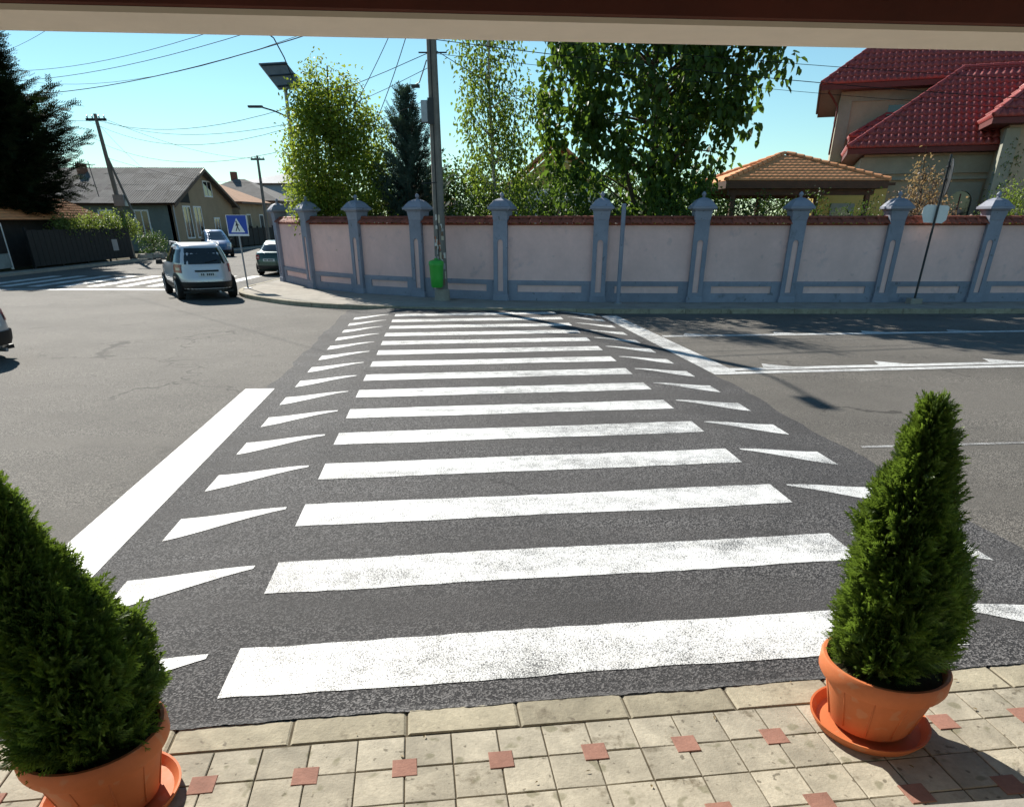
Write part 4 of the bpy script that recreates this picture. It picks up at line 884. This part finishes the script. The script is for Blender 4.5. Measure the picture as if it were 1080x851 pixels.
for s_ in (0, 1):
    b = MB(); y0, y1 = (-.58, DW / 2) if s_ == 0 else (DW + .58, DW / 2)
    b.add([(.5, y0, EZ - .42), (.56, y0, EZ - .42), (.56, y1, RZ - .16), (.5, y1, RZ - .16), (.5, y0, EZ - .18), (.56, y0, EZ - .18), (.56, y1, RZ + .08), (.5, y1, RZ + .08)], [(0,1,2,3),(4,5,6,7),(0,1,5,4),(1,2,6,5),(2,3,7,6),(3,0,4,7)]); b.build('barge_board', WOOD, h1)
b = MB(); b.add([(.03, .4, EZ - .05), (.03, 3.6, EZ - .05), (.03, 3.6, RZ - 1.3), (.06, .4, EZ - .05)], [(0, 1, 2)]); b.build('gable_boarding', FENCE, h1, fix=False)
for (y0, y1, z0, z1) in ((2.0, 3.3, .9, 3.0), (4.1, 5.5, .9, 3.0), (7.0, 8.6, 3.9, 4.9), (8.2, 9.3, .9, 2.2)):
    f_ = MB().box(0, .05, y0 - .1, y0, z0 - .1, z1 + .1).box(0, .05, y1, y1 + .1, z0 - .1, z1 + .1).box(0, .05, y0, y1, z1, z1 + .1).box(0, .05, y0, y1, z0 - .1, z0).box(0.02, .045, (y0 + y1) / 2 - .04, (y0 + y1) / 2 + .04, z0, z1).build('window', WHITEP, h1)
    MB().box(.001, .02, y0, y1, z0, z1).build('pane', glass('window_dark'), f_)
for x in (-1.9, -4.6, -8, -11.5):
    f_ = MB().box(x - 1.0, x - .9, -.04, 0, 1.0, 2.8).box(x - .0, x + .1, -.04, 0, 1.0, 2.8).box(x - .9, x, -.04, 0, 2.7, 2.8).box(x - .9, x, -.04, 0, 1.0, 1.1).box(x - .49, x - .41, -.03, 0, 1.1, 2.7).build('window', WHITEP, h1); MB().box(x - .9, x, -.015, -.001, 1.1, 2.7).build('pane', glass('window_dark'), f_)
MB().box(-9.2, -8.6, 5.2, 5.8, 5, 6.1).build('chimney', mat('chimney_brick', (.2, .1, .07), .9, .25, 6, .3, 30, .1), h1)
MB().tube([(-5.2, -.1, EZ + .3), (-5.4, -.1, 5.9)], .03, 5).tube([(-5.9, -.1, 5.7), (-4.9, -.1, 5.7)], .02, 4).build('aerial_mast', DMET, h1)
MB().tube([(.08, .1, 0), (.08, .1, EZ - .2)], .06, 6).build('downpipe', GALV, h1)
def small_house(name, loc, W, D, ez, rz, wallm, roofm, label, nwin=2):
    h = empty(name, loc, 0, label, 'house', 'houses along the side street')
    MB().box(-W, 0, 0, D, 0, ez).build('wall', wallm, h)
    b = MB(); o = .5; hh = min(W, D) / 2
    A_ = [(-W - o, -o, ez - .1), (o, -o, ez - .1), (o, D + o, ez - .1), (-W - o, D + o, ez - .1)]
    t0, t1 = ((-W / 2, hh, rz), (-W / 2, D - hh, rz)) if D > W else ((-W + hh, D / 2, rz), (-hh, D / 2, rz))
    if D > W: fs = [(0, 1, 4), (1, 2, 5, 4), (2, 3, 5), (3, 0, 4, 5), (3, 2, 1, 0)]
    else: fs = [(0, 1, 5, 4), (1, 2, 5), (2, 3, 4, 5), (3, 0, 4), (3, 2, 1, 0)]
    b.add(A_ + [t0, t1], fs); b.build('roof', roofm, h)
    MB().box(-W - .52, .52, -.53, -.5, ez - .25, ez - .08).box(.5, .53, -.5, D + .5, ez - .25, ez - .08).build('eave_board', WOOD, h)
    for i in range(nwin):
        y = D * (i + .6) / (nwin + .2); f_ = MB().box(0, .04, y - .6, y + .6, 1.0, 2.6).build('window', WHITEP, h); MB().box(.041, .05, y - .5, y + .5, 1.1, 2.5).build('pane', glass('window_dark'), f_)
        x = -W * (i + .6) / (nwin + .2); f_ = MB().box(x - .6, x + .6, -.04, 0, 1.0, 2.6).build('window', WHITEP, h); MB().box(x - .5, x + .5, -.05, -.041, 1.1, 2.5).build('pane', glass('window_dark'), f_)
    MB().box(-W * .6, -W * .6 + .6, D * .5, D * .5 + .6, rz - .8, rz + .7).build('chimney', mat('chimney_brick', (.2, .1, .07)), h); return h
small_house('orange_roofed_house', (-25.4, 74.6, .14), 9, 8.5, 3.7, 5.6, TAN, OLDTILE, 'low tan house with orange tile roof beyond the grey-roofed house')
small_house('grey_far_house', (-25.2, 86, .14), 10, 9, 4.0, 6.1, LGREY, GREYT, 'pale grey house farther down the side street')
small_house('blue_far_house', (-23, 104, .14), 12, 10, 6.3, 7.6, mat('house_bluegrey', (.24, .30, .38), .9, .1, 1, .1), mat('blue_roof', (.07, .11, .16), .7, .15, 1, .1), 'blue-grey building at the far end of the side street')
small_house('street_end_house', (-8, 128, .14), 12, 9, 4.2, 6.8, LGREY, OLDTILE, 'distant house closing the end of the side street')
# low fence in front of the far houses
ff = empty('street_fence', (-24.2, 75, .1), 0, 'dark low fence in front of the far houses', 'fence')
for i in range(10): MB().box(-.04, .04, i * 1.6 - 6, i * 1.6 - 4.5, .1, 1.5).build('fence_panel', FENCE, ff); MB().box(-.07, .07, i * 1.6 - 6.1, i * 1.6 - 6.0, 0, 1.65).build('post', SHED, ff)
# dark sheet fence of the corner yard, and its gate
df = empty('dark_fence', (-23.75, 42, .1), 0, 'tall dark sheet-metal fence along the left pavement under the spruce', 'fence')
for i in range(22):
    y = -3.4 + i * .47; MB().box(-.02, .02, y + .01, y + .45, .12, 1.72 + .02 * (i % 2)).build('fence_plank', FENCE, df)
for i in range(5): MB().box(-.11, -.03, -3.4 + i * 2.5, -3.28 + i * 2.5, 0, 1.85).build('post', FENCE, df)
MB().box(-.08, -.025, -3.4, 7, .4, .47).box(-.08, -.025, -3.4, 7, 1.4, 1.47).build('rail', FENCE, df)
MB().box(.022, .03, 4.6, 5.25, .55, 1.15).build('notice_board', POST[3], df)
gt = empty('yard_gate', (-24.2, 36.5, .1), R(12), 'yard gate with white frame and pale lower panel at the left edge', 'gate')
for y in (-.9, 1.5): MB().box(-.05, .05, y, y + .09, 0, 2.05).build('post', WHITEP, gt)
MB().box(-.05, .05, -.8, 1.5, 1.92, 2.04).build('top_rail', WHITEP, gt); MB().box(-.03, .03, -.78, 1.48, .75, 1.9).build('leaf', FENCE, gt); MB().box(-.03, .035, .1, 1.45, .12, .74).build('lower_panel', mat('pale_panel', (.25, .29, .28), .8, .2, 3, .1), gt)
sh = empty('tiled_shed', (-25.4, 42, .14), 0, 'low shed with sunlit orange tile roof under the dark spruce', 'shed')
MB().box(-4.2, 0, -6.5, 6.5, 0, 2.2).build('wall', SHED, sh)
tiled_plane('roof_tiles', (.6, -7, 2.15), (0, 1, 0), (-1, 0, .42), [(0, 0), (14, 0), (14, 2.9), (0, 2.9)], .25, .34, TERRA_L, sh, .03, .03)
tiled_plane('roof_tiles', (-4.7, 7, 2.15), (0, -1, 0), (1, 0, .42), [(0, 0), (14, 0), (14, 2.9), (0, 2.9)], .25, .34, TERRA_L, sh, .03, .03)
b = MB(); b.add([(.6, -7.02, 2.1), (-2.05, -7.02, 3.22), (-4.7, -7.02, 2.1), (.6, -7.02, 1.95), (-2.05, -7.02, 3.07), (-4.7, -7.02, 1.95)], [(0, 1, 4, 3), (1, 2, 5, 4)]); b.build('verge_board', WHITEP, sh, fix=False)
MB().add([(0, -6.52, 2.2), (-4.2, -6.52, 2.2), (-2.1, -6.52, 3.05)], [(0, 2, 1)]).build('gable', SHED, sh, fix=False)
rb = empty('rubble_heap', (-23.4, 50.4, .1), 0, 'low heap of grey rubble by the kerb below the leaning pole', 'rubble')
for i in range(14):
    s_ = random.uniform(.12, .3); MB().frustum(s_, s_ * .8, 0, s_ * .7, s_ * .6, s_ * 1.1, TR(random.uniform(-.3, .5), random.uniform(-1.2, 1.6), -.02, random.random() * 3, random.uniform(-.2, .2))).build('stone', CONC, rb, bevel=.02)

# ------------------------------------------------------------------ cars (body made of horizontal rounded slices; front is +y)
def car(name, loc, rz, label, paintm, prof, W, wheel_r, wb, opts):
    """prof: list of (z, y_rear, y_front, half_width)"""
    t = empty(name, loc, rz, label, 'car'); zs = [p[0] for p in prof]; N = 3.9
    def par(z): return [float(np.interp(z, zs, [p[i] for p in prof])) for i in (1, 2, 3)]
    def pt(a, z, off=0):
        yr, yf, hw = par(z); yc, l = (yr + yf) / 2, (yf - yr) / 2; hw += off; l += off
        c, s = math.cos(a), math.sin(a); k = (abs(c) ** N + abs(s) ** N) ** (-1 / N); return (hw * c * k, yc + l * s * k, z)
    def rear_pt(x, z, off=0, sgn=-1):
        yr, yf, hw = par(z); yc, l = (yr + yf) / 2, (yf - yr) / 2; q = min(.999, abs(x) / hw); return (x, yc + sgn * (l * (1 - q ** N) ** (1 / N) + off), z)
    def side_pt(y, z, sgn, off=0):
        yr, yf, hw = par(z); yc, l = (yr + yf) / 2, (yf - yr) / 2; q = min(.999, abs(y - yc) / l); return (sgn * (hw * (1 - q ** N) ** (1 / N) + off), y, z)
    n = 56; b = MB()
    A_ = [2 * math.pi * i / n for i in range(n)]
    A_ = [a + .16 * math.sin(4 * a) * 0 for a in A_]
    for z in zs:
        for a in A_: b.v.append(pt(a, z))
    for j in range(len(zs) - 1):
        for i in range(n): b.f.append((j*n+i, j*n+(i+1) % n, (j+1)*n+(i+1) % n, (j+1)*n+i))
    b.f += [tuple(reversed(range(n))), tuple((len(zs)-1)*n + i for i in range(n))]
    body = b.build('body', paintm, t, smooth=True)
    def patch(nm, grid, m, parent=t, thick=.012):
        """grid of points [row][col] -> closed thin panel"""
        r, c = len(grid), len(grid[0]); bb = MB(); bb.v = [p for row in grid for p in row]
        bb.f = [(j*c+i, j*c+i+1, (j+1)*c+i+1, (j+1)*c+i) for j in range(r - 1) for i in range(c - 1)]
        return bb.build(nm, m, parent, smooth='all', fix=False)
    def lerp(a, b_, k): return a + (b_ - a) * k
    G_ = glass('car_glass', (.01, .013, .014), .05)
    z0, z1, w0, w1 = opts['rear_win']; patch('rear_window', [[rear_pt(lerp(-lerp(w0, w1, j / 4), lerp(w0, w1, j / 4), i / 10), lerp(z0, z1, j / 4), .008) for i in range(11)] for j in range(5)], G_)
    z0, z1, w0, w1 = opts['front_win']; patch('windscreen', [[rear_pt(lerp(-lerp(w0, w1, j / 4), lerp(w0, w1, j / 4), i / 10), lerp(z0, z1, j / 4), .008, 1) for i in range(11)] for j in range(5)], G_)
    for sgn in (-1, 1):
        for (ya0, ya1, yb0, yb1, z0, z1) in opts['side_win']: patch('side_window', [[side_pt(lerp(lerp(ya0, yb0, j / 3), lerp(ya1, yb1, j / 3), i / 6), lerp(z0, z1, j / 3), sgn, .008) for i in range(7)] for j in range(4)], G_)
        a0, a1, z0, z1 = opts['tail']; s_ = -math.pi / 2 
        TL = mat('tail_lamp', (.33, .02, .015), .25, .2, 8, 0, spec=.6); TW = mat('lamp_clear', (.6, .42, .32), .2, .1, 8, 0, spec=.6)
        tl_ = patch('tail_lamp', [[pt(-math.pi / 2 + sgn * lerp(a0, a1, i / 8), lerp(z0, z1, j / 3), .012) for i in range(9)] for j in range(4)], TL)
        patch('indicator', [[pt(-math.pi / 2 + sgn * lerp(a0 + .03, a1 - .1, i / 5), lerp(lerp(z0, z1, .3), lerp(z0, z1, .6), j / 2), .016) for i in range(6)] for j in range(3)], TW, tl_)
        a0, a1, z0, z1 = opts['head']; patch('headlamp', [[pt(math.pi / 2 + sgn * lerp(a0, a1, i / 8), lerp(z0, z1, j / 3), .012) for i in range(9)] for j in range(4)], mat('head_lamp', (.5, .52, .54), .15, .1, 8, 0, spec=.7))
        if opts.get('rails'): MB().tube([(sgn * .60, -1.45, opts['rails'] - .03), (sgn * .62, -1.3, opts['rails'] + .05), (sgn * .62, .2, opts['rails'] + .05), (sgn * .6, .4, opts['rails'] - .03)], .022, 6).build('roof_rail', GALV, t, smooth=True)
        my = opts['mirror']; hw = par(.98)[2]
        MB().frustum(.11, .05, 0, .09, .045, .15, TR(sgn * (hw + .13), my, .96)).box(-.06, .06, -.03, .03, .02, .05, TR(sgn * (hw + .02), my, .96)).build('door_mirror', BLK, t, bevel=.015)
        for y in (-wb / 2, wb / 2):
            yy = y + opts.get('wy', 0); xx = sgn * (W / 2 - .10)
            ar = MB(); nn = 20
            for rr in (wheel_r * 1.0, wheel_r + opts.get('arch', .075)):
                for i in range(nn + 1):
                    a = math.pi * (i / nn) * 1.12 - .19; zz = wheel_r + rr * math.sin(a); ar.v.append((side_pt(yy + rr * math.cos(a), max(zz, zs[0]), sgn, .012)[0], yy + rr * math.cos(a), zz))
            ar.f = [(i, i + 1, nn + 2 + i, nn + 1 + i) for i in range(nn)]; ar.build('wheel_arch', BLK, t, smooth='all')
            wh = MB(); M_ = TR(xx, yy, wheel_r, 0, 0, R(90)); wh.lathe([(wheel_r * .62, -.11), (wheel_r * .93, -.11), (wheel_r, -.08), (wheel_r, .08), (wheel_r * .93, .11), (wheel_r * .62, .11)], 26, M_); wo = wh.build('wheel', RUB, t, smooth=True)
            rm = MB(); M2 = TR(xx + sgn * .09, yy, wheel_r, 0, 0, R(90)); rm.lathe([(wheel_r * .64, -.02), (wheel_r * .64, .02), (wheel_r * .56, .03), (wheel_r * .2, .01), (0, .02)] if sgn > 0 else [(wheel_r * .64, .02), (wheel_r * .64, -.02), (wheel_r * .56, -.03), (wheel_r * .2, -.01), (0, -.02)], 20, M2, cap=False); rm.build('rim', GALV, wo, smooth=True)
    for (z0, z1, off, m, nm) in opts['bands']:
        for end in (-1, 1): patch(nm, [[pt(end * math.pi / 2 + lerp(-1.05, 1.05, i / 20), lerp(z0, z1, j / 3), off) for i in range(21)] for j in range(4)], m)
    if opts.get('clad'):
        z0, z1 = opts['clad']
        for sgn in (-1, 1): patch('sill_cladding', [[side_pt(lerp(-wb / 2 + .3, wb / 2 - .3, i / 8), lerp(z0, z1, j / 2), sgn, .012) for i in range(9)] for j in range(3)], BLK)
    px, pz = .27, opts['plate']; b = MB()
    P_ = [rear_pt(x, z, .018) for x, z in ((-px, pz), (px, pz), (px, pz + .11), (-px, pz + .11))]; b.add(P_, [(0, 1, 2, 3)]); pl_ = b.build('number_plate', mat('plate_white', (.62, .62, .6), .5, .1, 20, 0), t, fix=False)
    for i in range(7):
        if i == 2: continue
        x0 = -.2 + i * .058; q = [rear_pt(x, z, .022) for x, z in ((x0, pz + .025), (x0 + .035, pz + .025), (x0 + .035, pz + .085), (x0, pz + .085))]; MB().add(q, [(0, 1, 2, 3)]).build('plate_character', SK, pl_, fix=False)
    if opts.get('trim'): z0, z1, hw_ = opts['trim']; patch('hatch_trim', [[rear_pt(lerp(-hw_, hw_, i / 8), lerp(z0, z1, j / 2), .014) for i in range(9)] for j in range(3)], BLK)
    if opts.get('wiper'): z = opts['wiper']; a_ = Vector(rear_pt(0, z, .03)); c_ = Vector(rear_pt(.38, z + .07, .03)); MB().tube([a_, c_], .012, 5).build('wiper', BLK, t)
    MB().box(-W / 2 + .14, W / 2 - .14, par(.4)[0] + .25, par(.4)[1] - .25, zs[0] - .06, zs[0] + .01).build('underbody', BLK, t)
    for x, y in ((.3, .35),): MB().tube([(x, par(.4)[0] + .05, zs[0] - .03), (x, par(.4)[0] + .5, zs[0] - .03)], .035, 8).build('exhaust', GALV, t)
    return t
# white SUV seen from behind
suv = [(.27, -2.02, 1.98, .80), (.34, -2.11, 2.08, .87), (.55, -2.14, 2.12, .90), (.66, -2.12, 2.10, .905), (.80, -2.06, 2.06, .905), (.95, -2.03, 1.98, .895), (1.02, -2.01, 1.82, .88), (1.06, -1.99, 1.0, .865), (1.12, -1.96, .92, .845), (1.35, -1.84, .52, .755), (1.52, -1.70, .22, .68), (1.60, -1.58, .02, .62), (1.635, -1.35, -.25, .50)]
car('white_suv', (-10.75, 26.3, 0), R(31), 'white SUV with lit tail lamps turning into the side street', carpaint('paint_white', (.58, .58, .60), .3), suv, 1.82, .345, 2.67,
    dict(rear_win=(1.05, 1.50, .75, .60), front_win=(1.1, 1.55, .76, .56), side_win=[(-1.75, -.95, -1.6, -.95, 1.08, 1.46), (-.88, .0, -.88, -.05, 1.08, 1.5), (.07, .85, .02, .32, 1.08, 1.48)], tail=(.74, 1.0, .80, 1.04), head=(.5, 1.0, .72, .92), rails=1.60, mirror=.68,
         bands=[(.29, .54, .014, BLK, 'lower_bumper')], clad=(.3, .46), plate=.70, trim=(.83, .88, .36), arch=.10, wiper=1.09))
grn = [(.22, -2.05, 2.05, .74), (.3, -2.15, 2.12, .82), (.5, -2.18, 2.15, .845), (.7, -2.16, 2.1, .845), (.88, -2.12, 1.95, .825), (.95, -2.05, 1.7, .80), (.985, -1.62, .95, .77), (1.1, -1.45, .72, .72), (1.3, -1.12, .32, .62), (1.4, -.85, .05, .56), (1.43, -.6, -.2, .46)]
G_OPT = dict(rear_win=(1.0, 1.35, .66, .52), front_win=(1.0, 1.36, .68, .52), side_win=[(-1.3, -.45, -.95, -.42, 1.0, 1.34), (-.38, .75, -.36, .32, 1.0, 1.34)], tail=(.5, .98, .68, .86), head=(.5, 1.0, .6, .76), mirror=.62, bands=[(.28, .42, .012, BLK, 'lower_bumper')], plate=.60, arch=.05)
car('green_saloon', (-11.05, 37.75, 0), R(-2), 'dark green saloon car parked behind the corner pillar of the wall', carpaint('paint_green', (.035, .07, .055), .4), grn, 1.70, .30, 2.55, G_OPT)
blu = [(.24, -1.95, 1.95, .76), (.32, -2.03, 2.05, .83), (.55, -2.05, 2.08, .86), (.8, -2.02, 2.02, .86), (.95, -1.98, 1.8, .84), (1.02, -1.95, 1.35, .82), (1.15, -1.9, 1.05, .79), (1.4, -1.75, .55, .70), (1.58, -1.55, .15, .62), (1.66, -1.3, -.15, .52)]
car('blue_minivan', (-20.9, 55.5, 0), R(180 + 28), 'blue minivan parked facing the camera farther down the side street', carpaint('paint_blue', (.04, .11, .24), .3), blu, 1.74, .31, 2.6,
    dict(rear_win=(1.05, 1.5, .66, .55), front_win=(1.03, 1.56, .74, .56), side_win=[(-1.7, -.8, -1.5, -.8, 1.04, 1.5), (-.72, .25, -.72, .1, 1.04, 1.52), (.33, 1.05, .18, .45, 1.04, 1.46)], tail=(.6, 1.0, .8, 1.2), head=(.45, 1.0, .66, .88), mirror=.9, bands=[(.3, .45, .012, BLK, 'lower_bumper')], plate=.62, arch=.06))
car('silver_hatchback', (-11.4, 13.5, 0), R(82), 'rear corner of a silver car leaving the frame at the left edge', carpaint('paint_silver', (.52, .53, .55), .4), grn, 1.70, .30, 2.55, dict(G_OPT, bands=[(.28, .52, .03, BLK, 'lower_bumper')]))

# ------------------------------------------------------------------ potted thujas
def thuja_template():
    """flat fan-shaped scale-leaf spray: stem with forked branchlets, x = length"""
    v = []; q = []
    def bl(p0, ang, l, w_, z=0):
        d = np.array((math.cos(ang), math.sin(ang), 0)); s = np.array((-d[1], d[0], 0)) * w_; p0 = np.array(p0, float); m = p0 + d * l * .6 + np.array((0, 0, z)); k = len(v)
        v.extend([p0 - s * .5, m - s, p0 + d * l + np.array((0, 0, z * 1.6)), m + s]); q.append((k, k + 1, k + 2, k + 3))
    bl((0, 0, 0), 0, 1.0, .03)
    for i, t in enumerate((.12, .28, .44, .60, .76)):
        l = .62 * (1 - .55 * t)
        for s in (-1, 1):
            bl((t, 0, 0), s * R(34), l, .034, .03 * s); bl((t + l * .40, s * l * .27, 0), s * R(4), l * .55, .027, .05); bl((t + l * .32, s * l * .22, 0), s * R(66), l * .40, .026, -.03)
    return np.array(v), np.array(q)
UVt, UQt = thuja_template()
def thuja(loc, prof, nspray, seed, label, lean=(0, 0), notch=None):
    t = empty('potted_thuja', loc, 0, label, 'potted plant', 'thujas in terracotta pots'); g = np.random.default_rng(seed)
    # pot: flared body with facets, thick rolled rim
    b = MB(); b.lathe([(.175, .035), (.182, .035), (.19, .06), (.215, .16), (.245, .27), (.247, .285), (.272, .29), (.280, .305), (.280, .365), (.272, .378), (.258, .378), (.250, .365), (.243, .30), (.0, .295)], 44, cap=False); b.lathe([(0, .035), (.175, .035)], 44, cap=False)
    pot = b.build('pot', POT, t, smooth=True)
    for i in range(11): a = 2 * math.pi * i / 11 + .2; b2 = MB(); b2.tube([(.192 * math.cos(a), .192 * math.sin(a), .06), (.2455 * math.cos(a), .2455 * math.sin(a), .283)], .004, 5); b2.build('rib', POT, pot, smooth='all')
    b = MB(); b.lathe([(0, .012), (.235, .012), (.262, .05), (.272, .052), (.27, .04), (.245, .0), (0, .0)], 44, cap=False); b.build('saucer', POT, t, smooth=True)
    MB().lathe([(.2445, .345), (.15, .355), (0, .365)], 24, cap=False).build('soil', SOIL, t, smooth='all')
    zt = [p[0] for p in prof]; rt = [p[1] for p in prof]; h = zt[-1]
    MB().tube([(0, 0, .3), (lean[0] * .3, lean[1] * .3, h * .6), (lean[0], lean[1], h * .97)], [.025, .016, .004], 7).build('trunk', BARK, t, smooth=True)
    n = nspray; z = zt[0] + (h - zt[0]) * g.uniform(0, 1, n) ** 1.0; a = g.uniform(0, 2 * np.pi, n)
    w_ = np.interp(z, zt, rt); keep = g.uniform(size=n) < np.clip(w_ / max(rt) + .12, 0, 1); z, a, w_ = z[keep], a[keep], w_[keep]; n = len(z)
    # lumpy outline: bundles of sprays standing proud of each other
    lump = 1 + .13 * np.sin(a + z * 7.5 + seed) + .18 * np.sin(a * 3 + z * 9 + seed) * np.sin(z * 13 + a * 2) + .13 * np.sin(a * 7 - z * 17 + seed * 2) + .07 * np.sin(a * 11 + z * 31)
    if notch is not None: da = np.angle(np.exp(1j * (a - notch[0]))); lump *= 1 - notch[3] * np.exp(-(da / .9) ** 2) * np.exp(-((z - notch[1]) / notch[2]) ** 2)
    depth = np.where(g.uniform(size=n) < .66, g.uniform(.80, 1.0, n), g.uniform(.35, .85, n)); r = np.maximum(w_ * lump * depth - .035, .004)
    k = (z / h) ** 1.5; P = np.stack([r * np.cos(a) + lean[0] * k, r * np.sin(a) + lean[1] * k, z - .03], 1)
    out = np.stack([np.cos(a), np.sin(a), np.zeros(n)], 1); up = np.array([0, 0, 1.0]); X = unit(out * g.uniform(.35, 1.1, n)[:, None] + up * g.uniform(.55, 1.2, n)[:, None] + g.normal(size=(n, 3)) * .33)
    tang = np.stack([-np.sin(a), np.cos(a), np.zeros(n)], 1); Zc = unit(tang * g.choice([-1, 1], n)[:, None] + g.normal(size=(n, 3)) * .55); Y = unit(np.cross(Zc, X)); Z = np.cross(X, Y)
    s = g.uniform(.06, .125, n) * np.clip(.75 + w_ * 1.2, .75, 1.15)
    link('foliage', inst_mesh('foliage', UVt, UQt, P, X, Y, Z, s), LF_THU, t)
    return t
thuja((1.75, 2.765, .105), [(.34, .13), (.45, .195), (.6, .21), (.8, .20), (1.0, .165), (1.2, .125), (1.34, .095), (1.44, .07), (1.56, .015)], 10500, 3, 'cone-shaped thuja in a terracotta pot with saucer, by the right end of the crossing', (-.10, 0), (math.pi * 1.02, 1.32, .09, .45))
thuja((-1.70, 2.25, .105), [(.34, .18), (.44, .245), (.56, .25), (.75, .225), (.95, .175), (1.12, .125), (1.28, .08), (1.38, .04), (1.45, .01)], 11500, 8, 'wider cone-shaped thuja in a terracotta pot, cut by the left edge', (-.10, .02))
# small weeds and litter along the kerb joints
LITTER = leafmat('dry_leaf', (.16, .11, .05), (.3, .22, .1), .2)
for i in range(26):
    p = UV(random.uniform(-2.2, 3.0), random.uniform(-.9, -.02)); n = 1
    me = leaves_mesh('fallen_leaf', np.array([[0, 0, 0.0]]), np.array([[math.cos(i), math.sin(i), .05]]), np.array([[.2, .1, 1.0]]), np.array([random.uniform(.012, .03)]), np.array([random.uniform(.006, .014)]))
    o = link('fallen_leaf', me, LITTER, near, (p.x, p.y, .112))

LF_WEED = leafmat('weed_blade', (.09, .10, .03), (.22, .22, .09), .3)
for (u, v, n, lab) in ((1.93, -.235, 60, 'dry weed tuft in the joint beside the right flower pot'), (-2.05, -.20, 40, 'dry weed tuft in the joint behind the left flower pot')):
    p = UV(u, v); P_ = rng.normal(size=(n, 3)) * np.array([.05, .018, 0]); A_ = rand_dir(n) * .7 + np.array([0, 0, .5]); me = leaves_mesh('weed_tuft', P_, A_, rand_dir(n), rng.uniform(.015, .04, n), rng.uniform(.003, .006, n))
    tag(link('weed_tuft', me, LF_WEED, None, (p.x, p.y, .104)), lab, 'weed')
